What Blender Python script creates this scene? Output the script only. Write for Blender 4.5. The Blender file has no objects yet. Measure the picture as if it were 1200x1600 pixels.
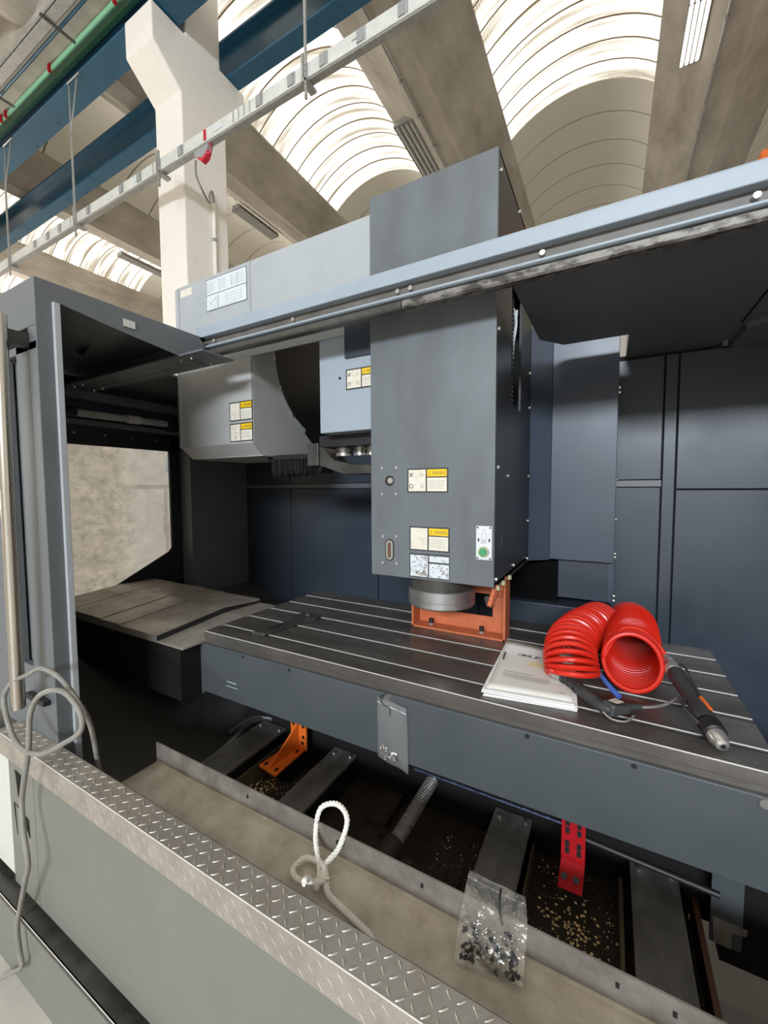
import bpy, math, random
from mathutils import Vector, Matrix
random.seed(7)
S = bpy.context.scene
COL = S.collection
PI = math.pi
V = Vector

# ------------------------------------------------------------------ camera
cam_d = bpy.data.cameras.new('camera'); cam = bpy.data.objects.new('camera', cam_d); COL.objects.link(cam)
S.camera = cam
YAW, PITCH, ROLL, FPX = math.radians(28.99), math.radians(3.383), math.radians(.2575), 634.56
fw = V((-math.sin(YAW)*math.cos(PITCH), math.cos(YAW)*math.cos(PITCH), -math.sin(PITCH)))
rt = V((math.cos(YAW), math.sin(YAW), 0)); dn = fw.cross(rt)
r_ = rt*math.cos(ROLL) + dn*math.sin(ROLL); d_ = dn*math.cos(ROLL) - rt*math.sin(ROLL)
m = Matrix((r_, -d_, -fw)).transposed().to_4x4(); m.translation = (0, 0, 1.6)
cam.matrix_world = m
cam_d.sensor_fit = 'VERTICAL'; cam_d.sensor_height = 36; cam_d.lens = FPX/1600*36; cam_d.clip_start = .02; cam_d.clip_end = 200

# ------------------------------------------------------------------ world, lamps, exposure
W = bpy.data.worlds.new('world'); S.world = W; W.use_nodes = True
bg = W.node_tree.nodes['Background']; bg.inputs[0].default_value = (.75, .86, 1, 1); bg.inputs[1].default_value = 1.0
def area(name, loc, target, sx, sy, power, col):
    l = bpy.data.lights.new(name, 'AREA'); l.shape = 'RECTANGLE'; l.size = sx; l.size_y = sy; l.energy = power; l.color = col
    o = bpy.data.objects.new(name, l); COL.objects.link(o); o.location = loc
    o.rotation_euler = (V(target)-V(loc)).to_track_quat('-Z', 'Y').to_euler(); return o
area('daylight_front_window', (1.5, -11.6, 5.7), (-.4, 1.2, 1.9), 7, 1.5, 1550, (.82, .91, 1))
area('added_side_light', (-24.5, 2.5, 3.0), (-3, 1.6, 1.4), 7, 5, 1700, (1, .95, .88))  # added lamp, no door stands there; brightens the side window pane
S.view_settings.view_transform = 'Standard'; S.view_settings.look = 'None'
S.view_settings.exposure = 0.6; S.view_settings.gamma = 1; S.view_settings.use_curve_mapping = False
SKY = 1.45

# ------------------------------------------------------------------ materials
MATS = {}
def mat(name, c, rough=.5, metal=0, c2=None, ns=6, bump=0, bs=60, stretch=(1, 1, 1), lo=.35, hi=.65, rv=0, emis=0, det=5, alpha=1, spec=.5):
    if name in MATS: return MATS[name]
    M = bpy.data.materials.new(name); M.use_nodes = True; n = M.node_tree.nodes; L = M.node_tree.links
    b = n['Principled BSDF']
    b.inputs['Base Color'].default_value = (*c, 1); b.inputs['Roughness'].default_value = rough; b.inputs['Metallic'].default_value = metal
    b.inputs['Specular IOR Level'].default_value = spec
    if emis: b.inputs['Emission Color'].default_value = (*c, 1); b.inputs['Emission Strength'].default_value = emis
    if alpha < 1: b.inputs['Alpha'].default_value = alpha
    if c2 or bump or rv:
        tc = n.new('ShaderNodeTexCoord'); mp = n.new('ShaderNodeMapping'); mp.inputs['Scale'].default_value = stretch
        L.new(tc.outputs['Object'], mp.inputs[0])
    if c2 or rv:
        t = n.new('ShaderNodeTexNoise'); t.inputs['Scale'].default_value = ns; t.inputs['Detail'].default_value = det; t.inputs['Roughness'].default_value = .62
        L.new(mp.outputs[0], t.inputs[0])
        rp = n.new('ShaderNodeMapRange'); rp.inputs[1].default_value = lo; rp.inputs[2].default_value = hi
        L.new(t.outputs[0], rp.inputs[0])
        if c2:
            mx = n.new('ShaderNodeMix'); mx.data_type = 'RGBA'; mx.inputs[6].default_value = (*c, 1); mx.inputs[7].default_value = (*c2, 1)
            L.new(rp.outputs[0], mx.inputs[0]); L.new(mx.outputs[2], b.inputs['Base Color'])
            if emis: L.new(mx.outputs[2], b.inputs['Emission Color'])
        if rv:
            r2 = n.new('ShaderNodeMapRange'); r2.inputs[3].default_value = max(.03, rough-rv); r2.inputs[4].default_value = min(1, rough+rv)
            L.new(rp.outputs[0], r2.inputs[0]); L.new(r2.outputs[0], b.inputs['Roughness'])
    if bump:
        t2 = n.new('ShaderNodeTexNoise'); t2.inputs['Scale'].default_value = bs; t2.inputs['Detail'].default_value = 4
        L.new(mp.outputs[0], t2.inputs[0]); bu = n.new('ShaderNodeBump'); bu.inputs['Strength'].default_value = bump; bu.inputs['Distance'].default_value = .002
        L.new(t2.outputs[0], bu.inputs['Height']); L.new(bu.outputs[0], b.inputs['Normal'])
    MATS[name] = M; return M
dgrey = mat('dark_grey_paint', (.112, .122, .128), .40, c2=(.13, .14, .145), ns=5, rv=.07, bump=.04, bs=300, lo=.3, hi=.7)
headp = mat('head_paint_sheen', (.108, .116, .118), .34, c2=(.15, .17, .188), ns=4, rv=.09, bump=.04, bs=300, stretch=(2, 2, .7), lo=.25, hi=.85)  # bluish second tone paints the mottled sheen into the head colour
apron = mat('apron_paint', (.064, .073, .078), .45, c2=(.072, .081, .086), ns=5, rv=.05, bump=.04, bs=300)
colp = mat('column_cover_paint', (.046, .058, .080), .36, c2=(.056, .070, .095), ns=3, rv=.06, lo=.3, hi=.7)
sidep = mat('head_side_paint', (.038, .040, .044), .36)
inner = mat('inner_panel_paint', (.034, .043, .058), .36, c2=(.041, .052, .069), ns=3, rv=.08, lo=.3, hi=.7)
lgrey = mat('light_grey_paint', (.38, .398, .41), .42, c2=(.34, .36, .37), ns=7, rv=.06, bump=.05, bs=260, lo=.4, hi=.75)
beamp = mat('beam_paint', (.32, .365, .41), .38, c2=(.295, .34, .385), ns=9, rv=.06)
magp = mat('magazine_paint', (.40, .40, .385), .40, c2=(.36, .36, .345), ns=6, rv=.07, bump=.05, bs=260)
frontp = mat('front_panel_paint', (.185, .184, .158), .42, c2=(.17, .17, .147), ns=2.5, rv=.05, bump=.05, bs=240)
cream = mat('cream_panel', (.62, .60, .54), .5)
black = mat('black_rubber', (.012, .012, .013), .5)
void = mat('opening_black', (.003, .003, .003), .9, spec=.1)
dark = mat('dark_void', (.012, .011, .010), .7, spec=.15)
dsteel = mat('oily_dark_steel', (.045, .042, .038), .38, .3, c2=(.085, .08, .072), ns=9, rv=.12, bump=.1, bs=120)
cast = mat('brown_cast_iron', (.050, .036, .026), .42, .1, c2=(.028, .020, .015), ns=14, rv=.15, bump=.35, bs=90)
table_m = mat('machined_table', (.19, .172, .155), .34, .55, c2=(.105, .095, .087), ns=7, rv=.08, bump=.08, bs=180, stretch=(.6, 1.5, 1))
edge_m = mat('bright_edge_strip', (.85, .82, .77), .35, .3)
cover_m = mat('scuffed_cover_steel', (.44, .395, .34), .40, .35, c2=(.30, .265, .23), ns=8, rv=.1, bump=.1, bs=90)
tray_m = mat('dirty_tray_steel', (.60, .545, .46), .52, .05, c2=(.36, .31, .25), ns=11, rv=.1, bump=.35, bs=160, lo=.35, hi=.7)
lip_m = mat('tray_lip_steel', (.30, .27, .235), .42, .3, c2=(.17, .15, .13), ns=14, rv=.1, bump=.1)
tread_m = mat('tread_plate_aluminium', (.58, .53, .47), .36, .7, c2=(.43, .385, .335), ns=14, rv=.08, bump=.08, bs=200)
steel = mat('polished_steel', (.60, .58, .55), .25, .7, c2=(.46, .44, .42), ns=18, rv=.06)
chrome = mat('brushed_tube', (.62, .57, .50), .26, 1, c2=(.5, .46, .41), ns=30, stretch=(1, 1, .05), rv=.06)
strip_m = mat('worn_way_steel', (.26, .25, .235), .34, .45, c2=(.13, .125, .12), ns=12, rv=.14, bump=.1, bs=70, stretch=(1.6, .7, 1))
dirtyrail = mat('grimy_rail', (.19, .175, .155), .5, .3, c2=(.035, .028, .022), ns=38, bump=.5, bs=120, stretch=(.5, 1, 1), lo=.45, hi=.6)
recess_m = mat('beam_recess', (.10, .088, .075), .5, c2=(.15, .135, .12), ns=10)
orange = mat('orange_paint', (.78, .165, .02), .38, c2=(.70, .14, .02), ns=12)
orange2 = mat('rust_orange_paint', (.58, .155, .06), .5, c2=(.48, .12, .045), ns=14)
redp = mat('red_paint', (.36, .006, .010), .7, spec=.2)
redhose = mat('red_hose_plastic', (.62, .020, .009), .27)
bluep = mat('blue_plastic', (.06, .13, .45), .35)
blackp = mat('black_plastic', (.03, .03, .031), .42, c2=(.05, .05, .05), ns=30, bump=.1, bs=400)
bluebeam = mat('blue_beam_paint', (.018, .095, .17), .32, c2=(.022, .108, .185), ns=3, rv=.05)
greenp = mat('green_rail', (.28, .62, .38), .45)
greend = mat('dark_green_rail', (.01, .07, .04), .4)
galv = mat('galvanised', (.42, .42, .41), .45, .5, c2=(.33, .33, .32), ns=12, rv=.1)
busm = mat('busbar_white', (.66, .66, .62), .4, c2=(.56, .56, .53), ns=8)
busj = mat('busbar_joint', (.30, .30, .30), .4)
pillar_m = mat('pillar_white_paint', (.86, .81, .74), .7, c2=(.83, .78, .71), ns=9, bump=.25, bs=40)
concr = mat('concrete', (.52, .475, .41), .75, c2=(.30, .265, .22), ns=2.2, bump=.35, bs=25, stretch=(1, .4, 1), lo=.32, hi=.72, det=8)
vault_m = mat('opaque_vault_panel', (.74, .71, .63), .6, c2=(.70, .67, .59), ns=1.5)
gasket = mat('joint_gasket', (.16, .14, .11), .7)
ceram = mat('cable_rubber', (.27, .255, .225), .55, c2=(.20, .19, .165), ns=20)
paper = mat('manual_paper', (.78, .755, .70), .7, c2=(.70, .675, .62), ns=5)
paperd = mat('manual_pages', (.80, .78, .76), .7)
ink = mat('black_ink', (.03, .03, .03), .6)
greyink = mat('grey_ink', (.35, .34, .32), .6)
greytint = mat('grey_print', (.5, .52, .54), .6)
tape = mat('yellow_label', (.80, .66, .36), .6)
yellow = mat('warning_yellow', (.85, .52, .01), .4)
stick = mat('sticker_cream', (.74, .70, .60), .45, c2=(.66, .6, .48), ns=40)
stickw = mat('sticker_worn', (.62, .66, .70), .45, c2=(.30, .27, .23), ns=55, lo=.52, hi=.62)
stickb = mat('sticker_white', (.60, .64, .66), .4)
plate_m = mat('button_plate', (.68, .70, .72), .35, .2)
green = mat('green_button', (.06, .30, .13), .3)
beige = mat('button_ring', (.48, .47, .30), .35, .3)
ropem = mat('white_rope', (.82, .79, .72), .8)
bolt_m = mat('bolt_steel', (.62, .60, .56), .28, .9)
floor_m = mat('workshop_floor', (.58, .54, .48), .5, c2=(.50, .46, .41), ns=3, rv=.08)
wall_m = mat('hall_wall_paint', (.75, .73, .68), .7, c2=(.70, .68, .63), ns=2)
lampoff = mat('lamp_diffuser_off', (.55, .55, .5), .3)
lampon = mat('lamp_tube_lit', (1, .97, .9), .3, emis=3.2)
teal = mat('teal_print', (.15, .42, .45), .4)
flake = mat('paint_flake', (.85, .60, .30), .6)
pinkred = mat('red_plastic', (.60, .02, .04), .35)
insp = mat('clear_sight_glass', (.35, .34, .30), .15, .3)

def skylight_mat(name, base, grime, strength):
    M = bpy.data.materials.new(name); M.use_nodes = True; n = M.node_tree.nodes; L = M.node_tree.links
    n.remove(n['Principled BSDF']); out = n['Material Output']
    tc = n.new('ShaderNodeTexCoord'); mp = n.new('ShaderNodeMapping'); mp.inputs['Scale'].default_value = (.22, 2.8, .4)
    L.new(tc.outputs['Object'], mp.inputs[0])
    oi = n.new('ShaderNodeObjectInfo'); ad = n.new('ShaderNodeVectorMath'); ad.operation = 'ADD'
    L.new(mp.outputs[0], ad.inputs[0]); L.new(oi.outputs['Location'], ad.inputs[1])
    t = n.new('ShaderNodeTexNoise'); t.inputs['Scale'].default_value = 2.2; t.inputs['Detail'].default_value = 6; L.new(ad.outputs[0], t.inputs[0])
    rp = n.new('ShaderNodeMapRange'); rp.inputs[1].default_value = .36; rp.inputs[2].default_value = .66; L.new(t.outputs[0], rp.inputs[0])
    # corrugation lines of the translucent sheet
    w = n.new('ShaderNodeTexWave'); w.inputs['Scale'].default_value = 9; w.bands_direction = 'X'; w.inputs['Distortion'].default_value = 0
    L.new(tc.outputs['Object'], w.inputs[0])
    mw = n.new('ShaderNodeMath'); mw.operation = 'MULTIPLY'; L.new(w.outputs[1], mw.inputs[0]); mw.inputs[1].default_value = .25
    ma = n.new('ShaderNodeMath'); ma.operation = 'MULTIPLY_ADD'; L.new(rp.outputs[0], ma.inputs[0]); ma.inputs[1].default_value = .75
    m2 = n.new('ShaderNodeMath'); m2.operation = 'MULTIPLY'; L.new(mw.outputs[0], m2.inputs[0]); L.new(rp.outputs[0], m2.inputs[1]); L.new(m2.outputs[0], ma.inputs[2])
    mx = n.new('ShaderNodeMix'); mx.data_type = 'RGBA'; mx.inputs[6].default_value = (*base, 1); mx.inputs[7].default_value = (*grime, 1)
    L.new(ma.outputs[0], mx.inputs[0])
    e = n.new('ShaderNodeEmission'); e.inputs[1].default_value = strength; L.new(mx.outputs[2], e.inputs[0]); L.new(e.outputs[0], out.inputs[0])
    return M
sky_m = skylight_mat('lit_skylight_sheet', (1, .955, .86), (.21, .165, .105), SKY)

def pane_mat():
    M = bpy.data.materials.new('scratched_polycarbonate'); M.use_nodes = True; n = M.node_tree.nodes; L = M.node_tree.links
    n.remove(n['Principled BSDF']); out = n['Material Output']
    tr = n.new('ShaderNodeBsdfTransparent'); tl = n.new('ShaderNodeBsdfTranslucent'); gl = n.new('ShaderNodeBsdfGlossy')
    tl.inputs[0].default_value = (.86, .84, .80, 1); gl.inputs[1].default_value = .12
    tc = n.new('ShaderNodeTexCoord'); t = n.new('ShaderNodeTexNoise'); t.inputs['Scale'].default_value = 14; t.inputs['Detail'].default_value = 12; t.inputs['Roughness'].default_value = .8; mp = n.new('ShaderNodeMapping'); mp.inputs['Scale'].default_value = (1, .8, 1.1); L.new(tc.outputs['Object'], mp.inputs[0]); L.new(mp.outputs[0], t.inputs[0])
    cr = n.new('ShaderNodeMapRange'); cr.inputs[1].default_value = .35; cr.inputs[2].default_value = .7; cr.inputs[3].default_value = 1; cr.inputs[4].default_value = .1
    L.new(t.outputs[0], cr.inputs[0])
    mc = n.new('ShaderNodeMix'); mc.data_type = 'RGBA'; mc.inputs[6].default_value = (.30, .28, .25, 1); mc.inputs[7].default_value = (.72, .69, .64, 1)
    L.new(cr.outputs[0], mc.inputs[0]); L.new(mc.outputs[2], tl.inputs[0])
    sx = n.new('ShaderNodeSeparateXYZ'); L.new(tc.outputs['Object'], sx.inputs[0])
    gr = n.new('ShaderNodeMapRange'); gr.inputs[1].default_value = 1.30; gr.inputs[2].default_value = 1.42; gr.inputs[3].default_value = .80; gr.inputs[4].default_value = .30; L.new(sx.outputs[1], gr.inputs[0])
    m1 = n.new('ShaderNodeMixShader'); L.new(gr.outputs[0], m1.inputs[0]); L.new(tr.outputs[0], m1.inputs[1]); L.new(tl.outputs[0], m1.inputs[2])
    m2 = n.new('ShaderNodeMixShader'); m2.inputs[0].default_value = .06; L.new(m1.outputs[0], m2.inputs[1]); L.new(gl.outputs[0], m2.inputs[2])
    L.new(m2.outputs[0], out.inputs[0]); return M
pane_m = pane_mat()
def bag_mat():
    M = bpy.data.materials.new('clear_plastic_bag'); M.use_nodes = True; n = M.node_tree.nodes; L = M.node_tree.links
    n.remove(n['Principled BSDF']); out = n['Material Output']
    tr = n.new('ShaderNodeBsdfTransparent'); df = n.new('ShaderNodeBsdfDiffuse'); gl = n.new('ShaderNodeBsdfGlossy')
    tr.inputs[0].default_value = (.93, .92, .90, 1); df.inputs[0].default_value = (.6, .58, .54, 1); gl.inputs[1].default_value = .1
    tc = n.new('ShaderNodeTexCoord'); t = n.new('ShaderNodeTexNoise'); t.inputs['Scale'].default_value = 45; t.inputs['Detail'].default_value = 3; L.new(tc.outputs['Object'], t.inputs[0])
    bu = n.new('ShaderNodeBump'); bu.inputs['Strength'].default_value = .8; bu.inputs['Distance'].default_value = .01; L.new(t.outputs[0], bu.inputs['Height']); L.new(bu.outputs[0], gl.inputs['Normal'])
    m1 = n.new('ShaderNodeMixShader'); m1.inputs[0].default_value = .07; L.new(tr.outputs[0], m1.inputs[1]); L.new(df.outputs[0], m1.inputs[2])
    m2 = n.new('ShaderNodeMixShader'); m2.inputs[0].default_value = .10; L.new(m1.outputs[0], m2.inputs[1]); L.new(gl.outputs[0], m2.inputs[2])
    L.new(m2.outputs[0], out.inputs[0]); return M
bag_m = bag_mat()

# ------------------------------------------------------------------ mesh helpers
_font = {}
def font_mesh(body):
    if body in _font: return _font[body]
    c = bpy.data.curves.new('t', 'FONT'); c.body = body; c.size = 1; c.resolution_u = 3
    o = bpy.data.objects.new('t', c); COL.objects.link(o); bpy.context.view_layer.update()
    me = bpy.data.meshes.new_from_object(o.evaluated_get(bpy.context.evaluated_depsgraph_get()))
    vs = [v.co.copy() for v in me.vertices]; fs = [tuple(p.vertices) for p in me.polygons]
    bpy.data.objects.remove(o); bpy.data.curves.remove(c); bpy.data.meshes.remove(me)
    _font[body] = (vs, fs); return _font[body]
class MB:
    def __init__(s): s.v = []; s.f = []; s.mi = []; s.k = 0
    def add(s, vs, fs):
        n = len(s.v); s.v += [tuple(v) for v in vs]; s.f += [tuple(i+n for i in f) for f in fs]; s.mi += [s.k]*len(fs); return s
    def mat(s, k): s.k = k; return s
    def box(s, x0, x1, y0, y1, z0, z1):
        return s.add([(x, y, z) for x in (x0, x1) for y in (y0, y1) for z in (z0, z1)],
                     [(0, 1, 3, 2), (4, 6, 7, 5), (0, 4, 5, 1), (2, 3, 7, 6), (0, 2, 6, 4), (1, 5, 7, 3)])
    def prism(s, pts, ax, a, b):
        def P(p, t): return (t, p[0], p[1]) if ax == 'x' else (p[0], t, p[1]) if ax == 'y' else (p[0], p[1], t)
        n = len(pts); vs = [P(p, a) for p in pts]+[P(p, b) for p in pts]
        fs = [tuple(range(n)), tuple(range(2*n-1, n-1, -1))]+[(i, n+i, n+(i+1) % n, (i+1) % n) for i in range(n)]
        return s.add(vs, fs)
    def hexa(s, top, bot):     # two quads (lists of four points)
        return s.add(list(bot)+list(top), [(3, 2, 1, 0), (4, 5, 6, 7), (0, 1, 5, 4), (1, 2, 6, 5), (2, 3, 7, 6), (3, 0, 4, 7)])
    def cyl(s, p0, p1, r0, r1=None, n=16, caps=True):
        r1 = r0 if r1 is None else r1; p0 = V(p0); p1 = V(p1); d = (p1-p0).normalized(); u = d.orthogonal().normalized(); w = d.cross(u)
        vs = []
        for p, r in ((p0, r0), (p1, r1)):
            vs += [p+(u*math.cos(2*PI*i/n)+w*math.sin(2*PI*i/n))*r for i in range(n)]
        fs = [(i, (i+1) % n, n+(i+1) % n, n+i) for i in range(n)]
        if caps: fs += [tuple(range(n-1, -1, -1)), tuple(range(n, 2*n))]
        return s.add(vs, fs)
    def lathe(s, p0, d, prof, n=24):   # prof: (dist, radius)
        p0 = V(p0); d = V(d).normalized(); u = d.orthogonal().normalized(); w = d.cross(u); vs = []
        for t, r in prof: vs += [p0+d*t+(u*math.cos(2*PI*i/n)+w*math.sin(2*PI*i/n))*max(r, 1e-4) for i in range(n)]
        fs = [(j*n+i, j*n+(i+1) % n, (j+1)*n+(i+1) % n, (j+1)*n+i) for j in range(len(prof)-1) for i in range(n)]
        fs += [tuple(range(n-1, -1, -1)), tuple(range((len(prof)-1)*n, len(prof)*n))]
        return s.add(vs, fs)
    def tube(s, path, r, n=8, rs=None):
        P = [V(p) for p in path]; N = len(P); vs = []; u = None
        for i in range(N):
            d = (P[min(i+1, N-1)]-P[max(i-1, 0)]).normalized()
            u = d.orthogonal().normalized() if u is None else (u-d*u.dot(d)).normalized()
            w = d.cross(u); rr = rs[i] if rs else r
            vs += [P[i]+(u*math.cos(2*PI*k/n)+w*math.sin(2*PI*k/n))*rr for k in range(n)]
        fs = [(j*n+i, j*n+(i+1) % n, (j+1)*n+(i+1) % n, (j+1)*n+i) for j in range(N-1) for i in range(n)]
        fs += [tuple(range(n-1, -1, -1)), tuple(range((N-1)*n, N*n))]
        return s.add(vs, fs)
    def ball(s, c, r, n=10, sc=(1, 1, 1)):
        m = n//2; vs = []; c = V(c)
        for j in range(1, m):
            a = PI*j/m; vs += [c+V((math.sin(a)*math.cos(2*PI*i/n)*sc[0], math.sin(a)*math.sin(2*PI*i/n)*sc[1], math.cos(a)*sc[2]))*r for i in range(n)]
        t = len(vs); vs += [c+V((0, 0, r*sc[2])), c-V((0, 0, r*sc[2]))]
        fs = [(j*n+i, (j+1)*n+i, (j+1)*n+(i+1) % n, j*n+(i+1) % n) for j in range(m-2) for i in range(n)]
        fs += [(t, i, (i+1) % n) for i in range(n)]+[(t+1, (m-2)*n+(i+1) % n, (m-2)*n+i) for i in range(n)]
        return s.add(vs, fs)
    def text(s, body, o, ux, uy, h, width=None):
        vs, fs = font_mesh(body); o = V(o); ux = V(ux).normalized(); uy = V(uy).normalized()
        x0 = min(v.x for v in vs); x1 = max(v.x for v in vs); y1 = max(v.y for v in vs); y0 = min(0, min(v.y for v in vs))
        k = h/max(y1, .01); kx = width/(x1-x0) if width else k
        return s.add([o+ux*(v.x-x0)*kx+uy*v.y*k for v in vs], fs)
    def build(s, name, mats, parent=None, smooth=False, bevel=0, kind=None, seg=2):
        me = bpy.data.meshes.new(name); me.from_pydata(s.v, [], s.f)
        for q in (mats if isinstance(mats, (list, tuple)) else [mats]): me.materials.append(q)
        if len(me.materials) > 1: me.polygons.foreach_set('material_index', s.mi)
        if smooth: me.polygons.foreach_set('use_smooth', [True]*len(me.polygons)); me.set_sharp_from_angle(angle=math.radians(38))
        me.update(); o = bpy.data.objects.new(name, me); COL.objects.link(o)
        if parent:
            o.parent = parent; p = parent; off = V((0, 0, 0))
            while p: off += p.location; p = p.parent
            o.location = -off
        if bevel:
            b = o.modifiers.new('b', 'BEVEL'); b.width = bevel; b.segments = seg; b.limit_method = 'ANGLE'; b.angle_limit = math.radians(40)
        if kind: o['kind'] = kind
        return o
def tag(o, label, cat, group=None):
    o['label'] = label; o['category'] = cat
    if group: o['group'] = group
    return o
def thing(name, label, cat, loc, group=None):
    o = bpy.data.objects.new(name, None); COL.objects.link(o); o.location = loc; o.empty_display_size = .05
    return tag(o, label, cat, group)
def struct(name, mb, mats, **k):
    o = mb.build(name, mats, **k); o['kind'] = 'structure'; return o
def holder(name):
    o = bpy.data.objects.new(name, None); COL.objects.link(o); o['kind'] = 'structure'; return o
def spline(pts, n=8, closed=False):
    P = [V(p) for p in pts]; out = []; N = len(P)
    for i in range(N-1):
        a = P[max(i-1, 0)]; b = P[i]; c = P[i+1]; d = P[min(i+2, N-1)]
        for k in range(n):
            t = k/n; out.append(.5*((2*b)+(c-a)*t+(2*a-5*b+4*c-d)*t*t+(3*b-a-3*c+d)*t**3))
    out.append(P[-1]); return out
def share(o, loc=None, parent=None):
    c = o.copy(); COL.objects.link(c)
    if parent is not None: c.parent = parent
    if loc is not None: c.location = loc
    return c
def bolts(name, m_, parent, items, d, r=.006, h=.005, smooth=True):
    first_ = None
    for p in items:
        if first_ is None:
            mb = MB(); bolt(mb, p, d, r, h); first_ = mb.build(name, m_, parent, smooth=smooth); l0 = first_.location.copy(); p0 = V(p)
        else: share(first_).location = l0+V(p)-p0
def copy_tree(o, parent=None):
    c = o.copy(); COL.objects.link(c); c.parent = parent
    for ch in o.children: copy_tree(ch, c)
    return c
def bolt(mb, p, d, r=.006, h=.005):
    mb.cyl(p, V(p)+V(d)*h, r, r*.92, 8)

# ================================================================== BUILDING
fl = struct('floor', MB().box(-26, 12, -12, 22, -.1, 0), floor_m)
struct('wall_rear', MB().box(-26, 12, 22, 22.2, 0, 11), wall_m)
struct('wall_front', MB().box(-26, 12, -12.2, -12, 0, 11), wall_m)
struct('wall_left', MB().box(-26.2, -26, -12, 22, 0, 11), wall_m)
struct('wall_right', MB().box(12, 12.2, -12, 22, 0, 11), wall_m)
wf = MB().box(-2.1, 5.1, -12.0, -11.97, 4.85, 6.5).build('window_1', lampoff); wf['kind'] = 'structure'

ceil = holder('ceiling')
PITCHX = 4.925
# wing-shaped precast beams running in Y
bm0 = None
for k in range(-5, 3):
    cx = 1.66+PITCHX*k
    if bm0 is None:
        b = MB().prism([(-1.075, 9.60), (-1.075, 9.72), (-.30, 9.5), (.30, 9.5), (1.075, 9.72), (1.075, 9.60), (.20, 9.0), (-.20, 9.0)], 'y', -12, 22)
        bm0 = b.build('concrete_beam', concr, ceil); bm0.location = (cx, 0, 0)
    else: share(bm0, (cx, 0, 0))
# curved panels between them: arcs of .85 m strips
WV = 2.80; RISE = .53; RR = (WV*WV/4+RISE*RISE)/(2*RISE)
def arc_panel(y0, y1, th=.05, n=14):
    mb = MB(); a0 = math.asin(WV/2/RR); vs = []
    for i in range(n+1):
        a = -a0+2*a0*i/n
        for rr in (RR, RR+th):
            for y in (y0, y1): vs.append((math.sin(a)*rr, y, 9.62+math.cos(a)*rr-(RR-RISE)))
    fs = []
    for i in range(n):
        q = i*4; fs += [(q, q+4, q+5, q+1), (q+2, q+3, q+7, q+6), (q, q+2, q+6, q+4), (q+1, q+5, q+7, q+3)]
    fs += [(0, 1, 3, 2), (n*4, n*4+2, n*4+3, n*4+1)]
    mb.add(vs, fs); return mb
SP = .852
pan = arc_panel(.016, SP-.016).build('vault_panel', vault_m, ceil, smooth=True)
skp = arc_panel(.008, SP-.008).build('skylight_panel', sky_m, ceil, smooth=True)
first = {0: True, 1: True}; rib0 = None
for k in range(-5, 2):
    cx = 1.66+PITCHX*(k+.5)
    for j in range(-26, 14):
        y = 10.1+SP*j
        if y < -12: continue
        sky = 0
        if -12 <= j < 0 and k not in (-3,): sky = 1
        if j < -18 and k != -2: sky = 1
        if k == -3 and -26 <= j < -15: sky = 1
        src = skp if sky else pan
        if first[sky]: src.location = (cx, y, 0); first[sky] = False
        else: share(src, (cx, y, 0))
        if sky:
            if rib0 is None: rib0 = arc_panel(-.011, .011, .02).build('panel_joint', mat('brown_joint', (.30, .23, .15), .7), ceil, smooth=True); rib0.location = (cx, y, -.012)
            else: share(rib0, (cx, y, -.012))
            if j > -14: share(rib0, (cx, y+SP/2, -.012))
    arc_panel(-12, 22, .02).build('vault_joint_backing', gasket, ceil, smooth=True).location = (cx, 0, .055)
# conduits fixed along the beams
for x, z in ((1.44, 8.985), (-3.50, 8.985)):
    c = MB(); c.cyl((x, -6, z), (x, 20, z), .018, n=8)
    for i in range(30): c.box(x-.03, x+.03, -5+i*.8, -4.96+i*.8, z-.022, z+.02)
    c.build('conduit', galv, ceil)
# cross girder carrying the roof on the pillar line
struct('trim_1', MB().box(-26, 12, 3.30, 3.62, 8.62, 9.62).box(-26, 12, 3.62, 4.0, 8.8, 9.62), concr)

# pillar with double corbel
def pillar(px, label):
    p = thing('pillar', label, 'pillar', (px-.31, 4.4, 0), None)
    x0, x1 = px-.62, px
    b = MB().prism([(4.0, 0), (4.78, 0), (4.78, 7.21), (5.18, 7.70), (5.18, 8.17), (4.70, 8.17), (4.70, 9.6), (4.10, 9.6), (4.10, 8.15), (3.59, 8.15), (3.59, 7.67), (4.0, 7.3)], 'x', x0, x1)
    b.build('shaft', pillar_m, p, bevel=.02)
    return p
pl = pillar(-5.515, 'white painted concrete pillar with a double corbel behind the machine')
cnd = MB()
cnd.tube(spline([(-5.49, 4.49, 6.02), (-5.49, 4.49, 5.5), (-5.49, 4.49, 4.5)], 2), .028, 8).build('conduit', pillar_m, pl, smooth=True)
mb = MB()
for z in (5.45, 4.85): mb.cyl((-5.49, 4.49, z), (-5.49, 4.49, z+.05), .036, n=8)
mb.build('pipe_clip', galv, pl)
pillar(-15.4, 'distant white pillar at the far left behind the sliding door')

# crane runway beams (I sections) resting on the corbels
def ibeam(y0, y1, z0, z1, label):
    t = thing('crane_beam', label, 'beam', (-5.5, (y0+y1)/2, z0))
    ym = (y0+y1)/2; f = .035
    MB().box(-25.5, 11.5, y0, y1, z0, z0+f).box(-25.5, 11.5, ym-.012, ym+.012, z0+f, z1-f).box(-25.5, 11.5, y0, y1, z1-f, z1).build('i_section', bluebeam, t)
    return t
ib1 = ibeam(4.84, 5.08, 8.17, 8.80, 'lower blue steel crane runway beam behind the white pillar')
ib2 = ibeam(3.64, 4.00, 8.17, 8.62, 'upper blue steel crane runway beam carrying the green rail')
MB().box(-25.5, 11.5, 3.59, 3.63, 8.52, 8.60).build('conductor_rail', greenp, ib2)
MB().box(-25.5, 11.5, 3.60, 3.66, 8.36, 8.50).build('rail_holder', greend, ib2)
for x in (-8.3, -6.35, -10.0, -10.2): MB().box(x, x+.05, 3.56, 3.60, 8.50, 8.66).build('rail_clip', redp, ib2)
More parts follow.
